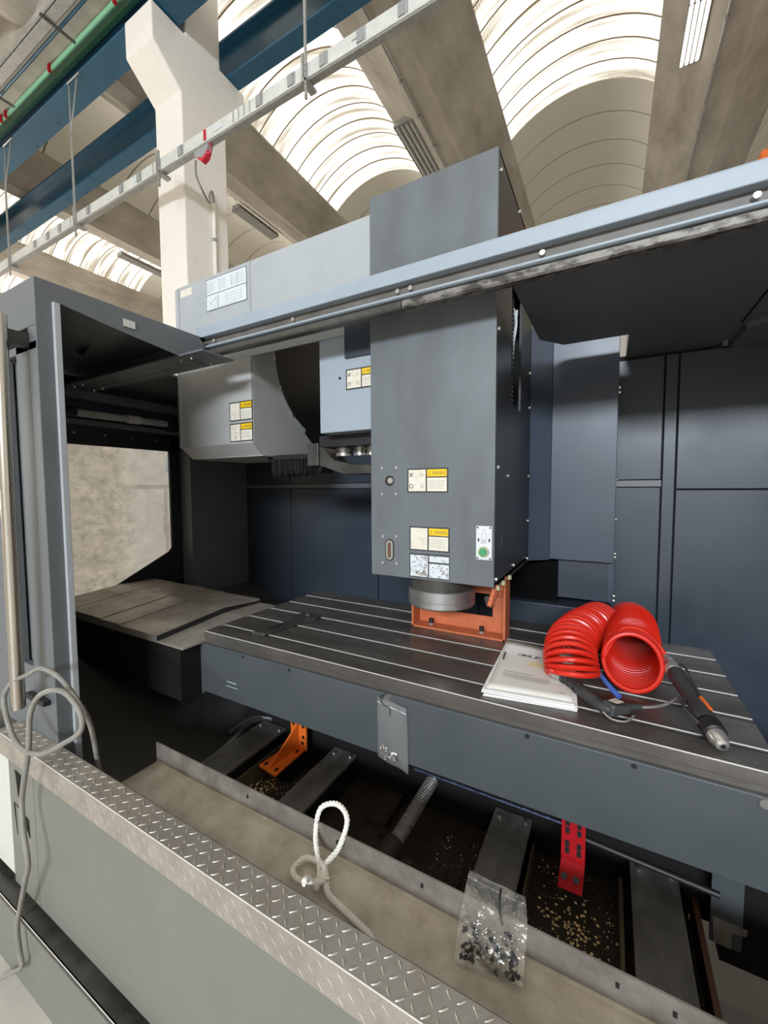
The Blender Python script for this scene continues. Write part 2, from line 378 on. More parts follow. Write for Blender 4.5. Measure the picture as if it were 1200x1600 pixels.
# cable trays and pipe up left
ct = thing('cable_tray', 'galvanised cable tray hung above the blue beam at upper left', 'cable tray', (-8, 3.1, 8.2))
MB().box(-25.5, 11.5, 3.06, 3.20, 8.30, 8.31).box(-25.5, 11.5, 3.06, 3.065, 8.30, 8.37).box(-25.5, 11.5, 3.195, 3.20, 8.30, 8.37).build('channel', galv, ct)
for i in range(14): MB().box(-24+i*2.1, -23.96+i*2.1, 3.02, 3.46, 8.28, 8.30).build('crossbar', dsteel, ct)
pp = MB().tube([(-25.5, 3.28, 8.36), (11.5, 3.28, 8.36)], .022, 8)
tag(pp.build('pipe', bluebeam, smooth=True), 'thin blue pipe running beside the cable tray, upper left', 'pipe')

# busbar trunking
bus = thing('busbar_trunking', 'long white busbar trunking sloping across the upper left', 'busbar', (-5.4, 3.6, 5.9))
MB().box(-25, 9, 3.56, 3.66, 5.885, 6.035).build('trunk', busm, bus, bevel=.006)
MB().box(-25, 9, 3.575, 3.645, 5.868, 5.885).build('base_rail', galv, bus)
jc = MB().box(0, .075, 3.548, 3.56, 5.90, 6.02).box(.085, .10, 3.552, 3.56, 5.90, 6.02)
jo = jc.build('joint_cover', busj, bus); jl = jo.location.copy()
xs = [-2.25, -2.70, -3.13, -3.60, -5.00, -5.92, -6.36, -7.28, -8.2, -8.62, -9.1, -1.3, -1.8, -.9]
for i, x in enumerate(xs):
    (jo if i == 0 else share(jo)).location = jl+V((x, 0, 0))
for i, x in enumerate((-3.80, -3.98, -5.55, -7.8)):
    MB().box(x, x+.012, 3.554, 3.56, 5.895, 6.025).build('joint_cover', busj, bus)
    MB().box(x+.09, x+.10, 3.554, 3.56, 5.9, 6.02).build('joint_cover', busj, bus)
mb = MB()
for i in range(5): mb.box(-4.5, -4.455, 3.552, 3.56, 5.90+i*.026, 5.918+i*.026)
mb.build('red_marking', pinkred, bus)
mb = MB()
for x, w in ((-4.32, .16), (-6.0, .14), (-6.7, .12)): mb.box(x, x+w, 3.553, 3.56, 5.93, 5.99)
mb.build('rating_label', stickb, bus)
mb = MB(); mb.box(-2.36+.05, -2.25+.0, 3.553, 3.56, 5.955, 5.963); mb.prism([(-2.25, 5.945), (-2.25, 5.973), (-2.225, 5.959)], 'y', 3.553, 3.56); mb.build('arrow_print', greyink, bus)
def hanger(x, zt, vb):
    h = thing('rod_hanger', vb, 'hanger', (x, 3.54, 5.66), 'strut hangers of the busbar')
    mb = MB().box(x-.012, x+.012, 3.53, 3.552, 5.66, zt)
    mb.build('strut', galv, h)
    MB().box(x-.055, x-.025, 3.53, 3.555, 5.865, 6.12).box(x-.06, x+.02, 3.53, 3.70, 5.835, 5.865).build('clamp', galv, h)
    bolts('strut_hole', dark, h, [(x, 3.53, 5.68+i*.06) for i in range(6)], (0, -1, 0), .006, .001)
    if 7 < zt < 8:
        MB().tube([(x, 3.54, zt), (x-.25, 3.66, 8.17)], .014, 6).tube([(x, 3.54, zt-.02), (x, 3.66, 8.17)], .012, 6).tube([(x-.25, 3.63, 8.16), (x+.12, 3.63, 8.16)], .012, 6).build('v_bracket', galv, h)
hanger(-2.87, 8.17, 'perforated steel strut hanging the busbar right of the pillar')
hanger(-5.39, 6.12, 'short steel clamp holding the busbar in front of the pillar')
hanger(-7.60, 7.25, 'steel rod hanger left of the pillar with a V bracket')
hanger(-10.05, 7.25, 'steel rod hanger at the far left edge with a V bracket')
plug = thing('plug_box', 'red and grey tap-off plug under the busbar feeding a grey cable', 'plug', (-4.55, 3.6, 5.75))
MB().prism([(-4.72, 5.865), (-4.44, 5.865), (-4.47, 5.79), (-4.56, 5.74), (-4.70, 5.80)], 'y', 3.57, 3.65).build('plug_body', busj, plug, bevel=.008)
MB().prism([(-4.66, 5.775), (-4.46, 5.80), (-4.50, 5.73), (-4.58, 5.70)], 'y', 3.575, 3.645).build('red_base', pinkred, plug, bevel=.008)
MB().tube(spline([(-4.43, 3.58, 5.87), (-4.40, 3.58, 5.82), (-4.42, 3.58, 5.75), (-4.48, 3.58, 5.77)], 3), .008, 6).build('lever', pinkred, plug)
MB().tube(spline([(-4.72, 3.6, 5.78), (-4.74, 3.62, 5.62), (-4.78, 3.75, 5.50), (-5.1, 4.1, 5.68), (-5.40, 4.35, 6.05), (-5.48, 4.46, 6.18), (-5.49, 4.49, 6.02)], 8), .014, 8).build('feed_cable', ceram, plug, smooth=True)

# ceiling lights
def light(x, y0, y1, w, z, lit, label, tilt=0):
    t = thing('ceiling_light', label, 'light', (x, (y0+y1)/2, z), None)
    MB().prism([(x-w/2, z), (x+w/2, z), (x+w/2-.03, z+.09), (x-w/2+.03, z+.09)], 'y', y0, y1).build('housing', galv, t)
    for i in range(4):
        xx = x-w/2+w*(i+.5)/4
        MB().cyl((xx, y0+.04, z-.012), (xx, y1-.04, z-.012), w*.075, n=8).build('tube', lampon if lit else lampoff, t, smooth=True)
    f = MB()
    for i in range(5): xx = x-w/2+w*i/4; f.box(xx-.006, xx+.006, y0, y1, z-.03, z)
    for y in (y0, y1-.02, (y0+y1)/2): f.box(x-w/2, x+w/2, y, y+.02, z-.03, z)
    f.build('louvre', galv, t)
    MB().tube(spline([(x, y0+.1, z+.09), (x+.05, y0-.1, z+.25), (x+.12, y0+.05, z+.42)], 5), .012, 6).tube([(x, y1-.2, z+.09), (x, y1-.2, z+.5)], .006, 5).build('cable', galv, t)
light(1.06, 7.2, 9.45, .30, 9.18, True, 'lit fluorescent ceiling light at the upper right corner')
light(-3.95, 8.0, 9.6, .42, 9.20, False, 'unlit louvred ceiling light behind the top of the spindle head')
light(-9.15, 8.2, 9.7, .30, 9.28, False, 'unlit louvred ceiling light just right of the pillar')
light(-14.1, 7.8, 9.5, .26, 9.20, False, 'unlit ceiling light just left of the pillar under a skylight')
light(-9.55, 2.0, 3.2, .26, 9.2, False, 'ceiling light in the upper left corner beside a cable tray')
# yellow bridge crane far right
cr = MB().box(2.02, 11.5, 9.0, 9.3, 6.72, 7.02)
tag(cr.build('bridge_crane_girder', orange), 'orange crane girder glimpsed at the far right edge', 'crane')

# things in the workshop beyond the polycarbonate window
def cabinet(x0, x1, y0, y1, h, label, m1):
    t = thing('control_cabinet', label, 'cabinet', ((x0+x1)/2, (y0+y1)/2, 0))
    MB().box(x0, x1, y0, y1, 0, h).build('body', galv, t, bevel=.01)
    n = 2
    for i in range(n):
        a = y0+(y1-y0)*i/n; b = y0+(y1-y0)*(i+1)/n
        MB().box(x1, x1+.015, a+.03, b-.03, .15, h-.65).build('door', m1, t, bevel=.005)
    MB().box(x1, x1+.015, y0+.03, y1-.03, h-.6, h-.05).build('top_panel', m1, t, bevel=.005)
    MB().box(x1+.015, x1+.02, y0+.6, y0+.95, h-.42, h-.2).build('name_plate', teal, t)
    MB().box(x1+.015, x1+.03, (y0+y1)/2-.06, (y0+y1)/2-.03, 1.0, 1.25).build('handle', galv, t)
    return t
cabinet(-6.6, -5.2, 2.75, 3.95, 2.25, 'white machine cabinet seen through the scratched side window', cream)

# ================================================================== MACHINE ENCLOSURE
en = thing('machining_center', 'grey vertical machining center enclosure filling the picture', 'machine', (0, 1.4, 0))
XR = 1.15
# --- front fascia
MB().box(-1.52, XR, .521, .545, .298, .80).build('front_panel', frontp, en, bevel=.002)
MB().box(-1.70, -1.523, .521, .545, .298, .80).build('front_panel', frontp, en, bevel=.002)
MB().box(-2.6, -1.705, .53, .545, .30, .735).build('end_panel', cream, en, bevel=.002)
for pts in ([(-1.648, .702), (-1.606, .697), (-1.633, .615)], [(-1.672, .584), (-1.664, .584), (-1.655, .48)], [(-1.655, .584), (-1.567, .565), (-1.563, .507), (-1.63, .575)]):
    MB().prism(pts, 'y', .5195, .5215).build('vent_slot', dark, en)
MB().box(-2.6, XR, .49, .54, .262, .27).box(-2.6, XR, .49, .493, .25, .27).build('kick_ledge', dsteel, en)
MB().box(-2.6, XR, .541, .55, .26, .35).build('kick_recess', black, en)
MB().box(-2.6, XR, .4885, .4895, .268, .2715).build('bright_edge', edge_m, en)  # thin bright strip along the ledge edge
MB().box(-2.6, XR, .50, .53, 0, .26).build('kick_panel', frontp, en)
# --- tread plate sill
for x0, x1 in ((-1.765, -1.522), (-1.519, XR)):
    MB().prism([(.516, .727), (.5205, .727), (.5205, .7965), (.580, .7965), (.580, .801), (.516, .801)], 'x', x0, x1).build('tread_plate', tread_m, en, bevel=.0015)
def dia(mb, c, u, w, n, L, Wd, H):
    c = V(c); u = V(u); w = V(w); n = V(n); vs = []; K = 8
    for i in range(K): a = 2*PI*i/K; vs.append(c+u*(L*math.cos(a))+w*(Wd*math.sin(a)*(.6+.4*abs(math.sin(a)))))
    for i in range(K): a = 2*PI*i/K; vs.append(c+u*(L*.72*math.cos(a))+w*(Wd*.35*math.sin(a))+n*H)
    mb.add(vs, [(i, (i+1) % K, K+(i+1) % K, K+i) for i in range(K)]+[tuple(range(K, 2*K))])
td = MB(); st = .0215
i = 0; x = -1.75
q = math.sqrt(.5)
while x < .45:
    for r in range(3):
        s = 1 if (i+r) % 2 else -1
        if -1.53 < x < -1.51: continue
        dia(td, (x, .526+r*.0215, .801), (q, q*s, 0), (-q*s, q, 0), (0, 0, 1), .0090, .0022, .0014)
        dia(td, (x, .516, .737+r*.0215), (q, 0, q*s), (-q*s, 0, q), (0, -1, 0), .0092, .0021, .0008)
    x += st; i += 1
MB().box(-1.765, XR, .5152, .5175, .7995, .8016).build('bright_edge', edge_m, en, bevel=.0006)  # thin bright strip along the fold of the sill
td.build('raised_tread', tread_m, en, smooth=True, kind='stuff')
MB().box(-2.6, XR, .578, .588, .42, .79).build('sill_inner_wall', dsteel, en)
# --- interior sheet metal
def panel(x0, x1, z0, z1): MB().box(x0+.003, x1-.003, 2.195, 2.205, z0+.003, z1-.003).build('rear_panel', inner, en, bevel=.002)
for x0, x1 in ((-2.49, -1.97), (-1.97, -1.26), (-1.26, -.62), (-.62, .203)):
    panel(x0, x1, .45, 1.60); panel(x0, x1, 1.63, 2.18)
panel(.203, .254, .45, 2.18); panel(.254, XR, .45, 1.588); panel(.254, XR, 1.588, 2.18)
MB().box(-2.5, .203, 2.190, 2.205, 1.60, 1.63).build('rear_rail', dgrey, en, bevel=.002)
MB().box(-2.5, XR, 2.206, 2.215, .42, 2.2).build('rear_backing', dark, en)
MB().box(-2.49, -2.42, 2.12, 2.195, .6, 2.18).build('corner_post', dgrey, en)
MB().prism([(-2.49, 1.70), (-2.40, 1.72), (-2.40, 2.19), (-2.49, 2.19)], 'z', .7, 2.18).build('corner_post', dgrey, en)
# side wall with the window opening
for y0, y1, z0, z1 in ((.6, 1.0, .42, 2.2), (1.70, 2.2, .42, 2.2), (1.0, 1.70, 1.935, 2.2), (1.0, 1.70, .42, .945)):
    MB().box(-2.52, -2.50, y0, y1, z0, z1).build('side_panel', inner, en)
# ceiling of the left bay and cross rails
MB().box(-2.52, -1.95, 1.2, 2.2, 2.17, 2.18).build('left_roof', dgrey, en)
MB().box(-2.50, -2.44, 1.05, 2.15, 2.075, 2.125).box(-2.5, -2.47, 1.05, 2.15, 1.945, 1.975).build('side_rail', dgrey, en, bevel=.003)
MB().box(XR, XR+.02, .55, 2.2, .0, 2.28).build('side_panel', inner, en)
# chute on the left falling towards the bed
MB().hexa([(-2.5, .6, .93), (-2.5, 2.19, .93), (-1.36, 2.19, .46), (-1.36, .6, .46)][::-1], [(-2.5, .6, .91), (-2.5, 2.19, .91), (-1.36, 2.19, .44), (-1.36, .6, .44)][::-1]).build('chip_chute', mat('chute_steel', (.055, .052, .048), .33, c2=(.075, .07, .064), ns=4, rv=.06), en)
# window
wn = MB()
for y0, y1, z0, z1 in ((.985, 1.715, 1.84, 1.95), (.985, 1.715, .93, 1.0), (1.63, 1.715, .93, 1.95), (.985, 1.045, .93, 1.95)):
    wn.box(-2.50, -2.478, y0, y1, z0, z1)
w_o = wn.build('side_window_frame', black, en, bevel=.004)
MB().prism([(1.03, .99), (1.66, .99), (1.66, 1.86), (1.03, 1.86)], 'x', -2.498, -2.494).build('window_pane', pane_m, w_o)
MB().prism([(1.13, .985), (1.66, .985), (1.66, 1.26), (1.61, 1.195), (1.19, 1.0)], 'x', -2.493, -2.485).build('dark_corner_panel', black, w_o)  # added dark panel standing for something outside that blocks this corner
bolts('window_screw', bolt_m, w_o, [(-2.478, y, z) for y in (1.1, 1.25, 1.4, 1.55, 1.66) for z in (.965, 1.90)], (1, 0, 0), .005, .003)
# roof plate on the right with the notch for the head
rp = MB().prism([(-.263, 1.20), (-.259, 1.76), (-.18, 1.872), (.052, 1.872), (.052, 2.2), (XR, 2.2), (XR, 1.20)], 'z', 2.19, 2.20)
rp.build('roof_plate', dgrey, en)
MB().box(.40, .404, 1.25, 1.93, 2.186, 2.19).build('roof_seam', dark, en)
MB().prism([(.42, 1.95), (XR, 1.3), (XR, 2.19), (.42, 2.19)], 'z', 2.17, 2.19).build('roof_gusset', dgrey, en)
MB().cyl((.40, 2.16, 2.19), (.40, 2.16, 2.175), .012, n=10).build('roof_plug', bolt_m, en)
MB().box(.06, .5, 2.22, 2.6, 2.25, 2.45).build('rear_duct', galv, en)
# track beam
tb = MB().prism([(1.16, 2.236), (1.16, 2.280), (1.165, 2.285), (1.215, 2.285), (1.215, 2.236)], 'x', -1.555, XR).build('track_beam', beamp, en, bevel=.003)
MB().box(-1.56, XR, 1.188, 1.205, 2.165, 2.236).build('beam_recess', recess_m, en)
MB().prism([(1.172, 2.203), (1.165, 2.200), (1.165, 2.194), (1.172, 2.191), (1.188, 2.191), (1.188, 2.203)], 'x', -1.56, XR).build('guide_lip', beamp, tb, bevel=.002)
MB().prism([(1.172, 2.160), (1.168, 2.166), (1.168, 2.182), (1.174, 2.187), (1.20, 2.187), (1.20, 2.160)], 'x', -.58, XR).build('guide_rail', dirtyrail, tb)
MB().prism([(1.172, 2.160), (1.168, 2.166), (1.168, 2.182), (1.174, 2.187), (1.20, 2.187), (1.20, 2.160)], 'x', -1.56, -.583).build('guide_rail', dsteel, tb)
bolts('beam_bolt', bolt_m, tb, [(x, 1.188, 2.219) for x in (-1.46, -1.03, -.60, -.555, -.17, .26)], (0, -1, 0), .008, .014)

# column cover and the slide behind the head
cc = thing('column_cover', 'tall dark grey column cover right of the spindle head', 'machine cover', (-.1, 2.0, 1.1))
MB().box(-.235, .025, 2.0, 2.03, 1.27, 2.30).build('front_sheet', colp, cc, bevel=.002)
MB().box(.005, .025, 2.03, 2.19, 1.09, 2.30).build('side_sheet', colp, cc)
MB().hexa([(-.318, 1.93, 2.3), (-.315, 1.945, 2.3), (-.235, 2.02, 2.3), (-.236, 2.0, 2.3)][::-1], [(-.318, 1.93, 1.265), (-.315, 1.945, 1.265), (-.235, 2.02, 1.265), (-.236, 2.0, 1.265)][::-1]).build('angled_sheet', colp, cc)
MB().box(-.20, .030, 2.035, 2.05, 1.088, 1.28).build('lower_flap', inner, cc, bevel=.002)
MB().box(-.43, -.20, 2.05, 2.19, 1.06, 1.30).build('dark_opening', void, cc)  # near-black box paints the shade of the opening behind the head
MB().box(-.44, .03, 2.0, 2.19, .80, 1.055).build('base_housing', inner, cc, bevel=.003)
bolts('cover_bolt', bolt_m, cc, [(.025, 2.01, z) for z in (2.02, 2.0, 1.80, 1.785, 1.63, 1.46, 1.31, 1.295, 1.125, 1.105)], (1, 0, 0), .006, .007)

# ================================================================== SLIDING DOOR
dr = thing('sliding_door', 'tall grey sliding door with roof section, pushed open to the left', 'door', (-1.9, .6, .62))
X0 = -2.75; X1 = -1.5
MB().box(X0, X1, .58, .60, 2.09, 2.228).box(-1.552, X1, .58, .60, .62, 2.09).box(X0, X1, .58, .60, 2.02, 2.045).box(-1.64, -1.552, .58, .60, .62, 2.045).box(X0, -1.64, .58, .60, .62, 1.02).box(X0, -1.72, .58, .60, 1.02, 2.02).build('front_sheet', dgrey, dr, bevel=.002)
MB().box(-1.72, -1.635, .605, .62, .98, 2.03).build('recess_back', dgrey, dr)
MB().box(X0, -1.55, .602, .615, 2.03, 2.10).build('slot_back', dark, dr)
MB().prism([(.58, .62), (.625, .62), (.632, 2.173), (.80, 2.150), (1.15, 2.112), (1.16, 2.13), (1.16, 2.20), (1.13, 2.228), (.58, 2.228)], 'x', X1, X1+.004).build('end_plate', dgrey, dr, bevel=.001)
MB().box(X1-.006, X1+.016, .622, .640, .66, 2.168).build('edge_strip', lgrey, dr, bevel=.002)
MB().box(X0, X1, .60, 1.16, 2.212, 2.228).build('roof_sheet', dgrey, dr)
MB().prism([(.60, 2.15), (.60, 2.21), (1.03, 2.21), (1.03, 2.13)], 'x', X0, X0+.02).build('roof_rib', dark, dr)
MB().box(X0, X1, 1.135, 1.16, 2.12, 2.228).build('roof_rear_lip', dgrey, dr)
MB().box(X0, -1.36, 1.04, 1.19, 2.122, 2.130).build('rear_flange', dgrey, dr, bevel=.001)
MB().prism([(-2.05, 2.205), (-1.93, 2.205), (-1.99, 2.17)], 'y', .93, .935).build('lifting_gusset', dsteel, dr)
MB().box(-1.4945, -1.492, .83, .87, 2.168, 2.193).build('rating_label', lampoff, dr)
bolts('flange_bolt', bolt_m, dr, [(x, y, 2.122) for x in (-1.53, -1.46, -2.30, -2.38) for y in (1.07, 1.16)], (0, 0, -1), .006, .009)
hd = MB().cyl((-1.560, .51, .935), (-1.535, .51, 2.10), .0175, n=28)
ho = hd.build('handle', chrome, dr, smooth=True)
MB().box(-1.575, -1.545, .51, .582, 2.03, 2.07).build('handle_bracket', dsteel, ho)
MB().box(-1.66, -1.53, .56, .60, .92, .935).build('lower_catch', black, dr)

# ================================================================== SPINDLE HEAD
hx0, hx1, hy = -.775, -.318, 1.30
sh = thing('spindle_head', 'tall dark grey spindle head housing standing over the table', 'spindle head', (-.55, 1.5, 1.28))
MB().box(hx0, hx1, hy, hy+.012, 1.277, 2.632).build('front_cover', headp, sh, bevel=.003)
MB().box(hx0, hx0+.01, hy+.012, 1.93, 1.277, 2.632).box(hx0, hx1, hy+.012, 1.93, 2.622, 2.632).box(hx0, hx1, hy+.012, 1.93, 1.277, 1.287).box(hx0, hx1, 1.92, 1.93, 1.28, 2.632).build('body_cover', headp, sh)
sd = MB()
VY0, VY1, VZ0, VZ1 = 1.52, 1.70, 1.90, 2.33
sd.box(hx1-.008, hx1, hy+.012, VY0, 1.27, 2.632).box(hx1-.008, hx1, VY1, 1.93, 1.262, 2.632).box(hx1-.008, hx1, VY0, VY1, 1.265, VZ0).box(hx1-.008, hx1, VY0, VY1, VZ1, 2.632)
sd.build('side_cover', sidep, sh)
MB().box(hx1-.09, hx1-.08, VY0-.03, VY1+.03, VZ0-.05, VZ1+.05).build('vent_recess', black, sh)
cb = MB(); z = VZ0-.02
while z < VZ1+.02:
    cb.box(hx1-.06, hx1-.025, 1.545, 1.60, z, z+.010); cb.box(hx1-.05, hx1-.02, 1.625, 1.66, z+.004, z+.012); z += .017
cb.build('cable_chain', blackp, sh)
MB().tube(spline([(hx1-.04, 1.655, VZ1), (hx1-.015, 1.665, 2.25), (hx1-.02, 1.65, 2.16), (hx1-.03, 1.66, 2.05)], 5), .006, 6).tube(spline([(hx1-.015, 1.68, 2.29), (hx1-.015, 1.665, 2.25)], 3), .005, 6).build('white_wire', stickb, sh, smooth=True)
bolts('side_bolt', bolt_m, sh, [(hx1, y, z) for y, z in ((1.325, 2.10), (1.335, 1.665), (1.48, 1.64), (1.325, 1.30), (1.60, 1.30), (1.62, 2.62), (1.33, 2.58), (1.33, 2.33), (1.90, 2.10), (1.90, 1.95), (1.90, 1.65), (1.90, 1.45), (1.90, 1.28))], (1, 0, 0), .007, .006)
MB().box(hx1, hx1+.002, 1.40, 1.455, 1.40, 1.43).build('side_marking', blackp, sh)
# spindle nose
MB().cyl((-.545, 1.43, 1.225), (-.545, 1.43, 1.30), .118, n=40).build('spindle_neck', dsteel, sh, smooth=True)
MB().lathe((-.545, 1.43, 1.232), (0, 0, -1), [(0, .121), (.003, .124), (.036, .124), (.037, .1225), (.039, .1225), (.040, .124), (.060, .124), (.064, .120)], 48).build('spindle_ring', mat('ring_steel', (.42, .42, .42), .38, .85, c2=(.34, .34, .34), ns=20, rv=.06), sh, smooth=True)
# front details
def arcpts(cx, cz, r, y, n=20): return [(cx+r*math.cos(2*PI*i/n), cz+r*math.sin(2*PI*i/n)) for i in range(n)]
bolts('front_bolt', bolt_m, sh, [(x, hy, z) for x, z in ((-.725, 1.672), (-.667, 1.672), (-.725, 1.578), (-.668, 1.578), (-.723, 1.423), (-.668, 1.425), (-.724, 1.325), (-.666, 1.327))], (0, -1, 0), .006, .006)
MB().prism(arcpts(-.696, 1.626, .019, hy), 'y', hy-.001, hy+.0).build('sight_hole', black, sh)
MB().cyl((-.692, hy-.001, 1.626), (-.692, hy-.006, 1.626), .012, .010, 16).build('sight_plug', steel, sh, smooth=True)
cap = lambda cx, cz, w, h, n=8: [(cx+w*math.cos(PI*i/n), cz+h+w*math.sin(PI*i/n)) for i in range(n+1)]+[(cx-w*math.cos(PI*i/n), cz-h-w*math.sin(PI*i/n)) for i in range(n+1)]
MB().prism(cap(-.697, 1.374, .018, .022), 'y', hy-.002, hy).build('oil_gauge_rim', black, sh)
MB().prism(cap(-.697, 1.374, .014, .022), 'y', hy-.003, hy-.001).build('oil_gauge_glass', insp, sh)
MB().prism(cap(-.697, 1.374, .006, .022), 'y', hy-.004, hy-.002).build('oil_level', mat('brown_oil', (.12, .05, .03), .3), sh)

def warning(parent, x0, x1, z0, z1, y, art, textw=True, top=.28):
    W = x1-x0; H = z1-z0; b = .035*W; xm = x0+W*.475
    mb = MB(); T = .0007
    mb.mat(0).box(x0, x1, y-T, y, z0, z1)
    mb.mat(1).box(x0+b, xm-b*.4, y-T*1.8, y-T, z0+b, z1-b)
    mb.box(xm+b*.6, x1-b, y-T*1.8, y-T, z0+b, z1-b-H*top-b*.8)
    mb.mat(2).box(xm+b*.6, x1-b, y-T*1.8, y-T, z1-b-H*top, z1-b)
    yy = y-T*2.2; wz = z1-b-H*top*.78; wl = x1-b-(xm+b)
    mb.mat(0).text('WARNING', (xm+b+wl*.24, yy, wz), (1, 0, 0), (0, 0, 1), H*top*.52, wl*.72)
    # warning triangle (outline + stroke)
    tx = xm+b*1.1; tw = wl*.17; tz = wz-.001
    for a, c in (((tx, tz), (tx+tw, tz)), ((tx, tz), (tx+tw/2, tz+H*top*.58)), ((tx+tw, tz), (tx+tw/2, tz+H*top*.58))):
        mb.tube([(a[0], yy, a[1]), (c[0], yy, c[1])], .0005, 4)
    mb.tube([(tx+tw/2, yy, tz+.003), (tx+tw/2, yy, tz+H*top*.38)], .0005, 4)
    R = random.Random(int(x0*1000+z0*777)); mb.mat(3)
    zt = z1-b*2-H*top-b; zz = zt-H*.055
    while zz > z0+b*1.8:
        x = xm+b*1.3; end = x1-b*1.8-R.random()*W*.06
        while x < end:
            l = min(end-x, W*R.uniform(.02, .07)); mb.box(x, x+l, yy, yy+T*.3, zz, zz+H*.022); x += l+W*.012
        zz -= H*.075
    lx0, lx1 = x0+b*1.4, xm-b; mb.mat(0)
    if art == 'xo':
        cz = z1-H*.27; s = W*.045; cx = lx0+s*1.2
        mb.tube([(cx-s, yy, cz-s), (cx+s, yy, cz+s)], .0014, 4); mb.tube([(cx-s, yy, cz+s), (cx+s, yy, cz-s)], .0014, 4)
        c2 = z0+H*.27
        mb.tube([(cx+s*math.cos(2*PI*i/14), yy, c2+s*math.sin(2*PI*i/14)) for i in range(15)], .0013, 4); mb.mat(3)
        for c in (cz, c2):
            mb.tube([(cx+W*.13+s*1.1*math.cos(2*PI*i/14), yy, c+s*1.1*math.sin(2*PI*i/14)) for i in range(15)], .0004, 4)
            mb.tube([(cx+W*.265+s*math.cos(2*PI*i/10), yy, c+W*.06+s*.4*math.sin(2*PI*i/10)) for i in range(11)], .0004, 4)
            for q in range(4): mb.box(cx+W*.22, cx+W*.31, yy, yy+T*.3, c-W*.045+q*W*.022, c-W*.036+q*W*.022)
    elif art == 'tool':
        mb.mat(3); cx = (lx0+lx1)/2
        for c, r in ((z1-H*.28, .05), (z0+H*.5, .035)): mb.tube([(cx+W*r*math.cos(2*PI*i/12), yy, c+W*r*.6*math.sin(2*PI*i/12)) for i in range(13)], .0005, 4)
        mb.tube([(cx, yy, z1-H*.3), (cx, yy, z0+H*.2)], .0004, 4); mb.tube([(lx0+.003, yy, z0+H*.5), (lx1-.003, yy, z0+H*.5)], .0003, 4)
        mb.mat(0).prism([(cx-.002, z0+H*.3), (cx+.004, z0+H*.3), (cx+.001, z0+H*.15)], 'y', yy, yy+T*.3)
    else:
        mb.mat(3)
        for q in range(9):
            a = (R.uniform(lx0, lx1), R.uniform(z0+H*.15, z1-H*.15)); c = (min(lx1, max(lx0, a[0]+R.uniform(-.02, .02))), min(z1-b*1.5, max(z0+b*1.5, a[1]+R.uniform(-.03, .03))))
            mb.tube([(a[0], yy, a[1]), ((a[0]+c[0])/2+.002, yy, (a[1]+c[1])/2), (c[0], yy, c[1])], .0003, 4)
    return mb.build('warning_label', [blackp, stick, yellow, greyink], parent)
warning(sh, -.625, -.473, 1.583, 1.668, hy, 'xo')
warning(sh, -.617, -.467, 1.379, 1.465, hy, 'sketch')
wl = MB(); wl.mat(0).box(-.617, -.466, hy-.0007, hy, 1.284, 1.370)
wl.mat(1).box(-.613, -.546, hy-.0013, hy-.0006, 1.288, 1.364); wl.mat(2).box(-.541, -.469, hy-.0013, hy-.0006, 1.343, 1.364); wl.mat(1).box(-.541, -.469, hy-.0013, hy-.0006, 1.288, 1.337)
wl.mat(3)
for i in range(60):
    x = random.uniform(-.61, -.472); z = random.uniform(1.289, 1.362); wl.box(x, x+.0015+random.random()*.004, hy-.0016, hy-.0013, z, z+.0012+random.random()*.002)
wlo = wl.build('worn_label', [blackp, stickw, stickb, dsteel], sh); wlo['label'] = 'white label with the print worn off'
bp = MB(); bp.mat(0).box(-.376, -.325, hy-.002, hy, 1.366, 1.476); yy = hy-.0026
bp.mat(1)
bp.tube([(-.370, yy, 1.450), (-.357, yy, 1.450), (-.353, yy, 1.467), (-.349, yy, 1.467), (-.345, yy, 1.450), (-.331, yy, 1.450)], .0006, 4)
bp.tube([(-.357, yy, 1.450), (-.360, yy, 1.432), (-.342, yy, 1.432), (-.345, yy, 1.450)], .0005, 4)
for q in range(3): bp.box(-.359, -.343, yy, yy+.0004, 1.420+q*.004, 1.422+q*.004)
bp.mat(2)
for cx in (-.368, -.333): bp.prism([(cx, 1.438), (cx+.0035, 1.430), (cx, 1.422), (cx-.0035, 1.430)], 'y', yy, yy+.0004)
for x, z in ((-.371, 1.471), (-.330, 1.471), (-.371, 1.371), (-.330, 1.371)): bp.cyl((x, hy-.002, z), (x, hy-.005, z), .003, n=8)
bpo = bp.build('button_plate', [plate_m, greyink, blackp], sh)
MB().cyl((-.351, hy-.002, 1.392), (-.351, hy-.010, 1.392), .0185, .0165, 24).build('button_bezel', beige, bpo, smooth=True)
MB().cyl((-.351, hy-.0095, 1.392), (-.351, hy-.016, 1.392), .0135, .012, 24).build('green_button', green, bpo, smooth=True)
# coolant nozzles: beads of orange ball joints
for sx, sy, n in ((-.322, 1.335, 5), (-.325, 1.40, 6), (-.322, 1.47, 5), (-.330, 1.55, 4)):
    nz = MB(); p = V((sx, sy, 1.275))
    for i in range(n):
        nz.ball(p, .0085, 8); nz.cyl(p, p+V((-.001, -.006, -.010)), .006, .0085, 8); p = p+V((-.002, -.008, -.0125))
    nz.build('coolant_nozzle', orange2, sh, smooth=True)
MB().cyl((-.345, 1.33, 1.235), (-.335, 1.315, 1.215), .012, .011, 12).build('nozzle_tip', blackp, sh, smooth=True)
for sy in (1.34, 1.42, 1.52): MB().cyl((-.315, sy, 1.262), (-.315, sy, 1.277), .009, n=10).build('nozzle_fitting', beige, sh, smooth=True)

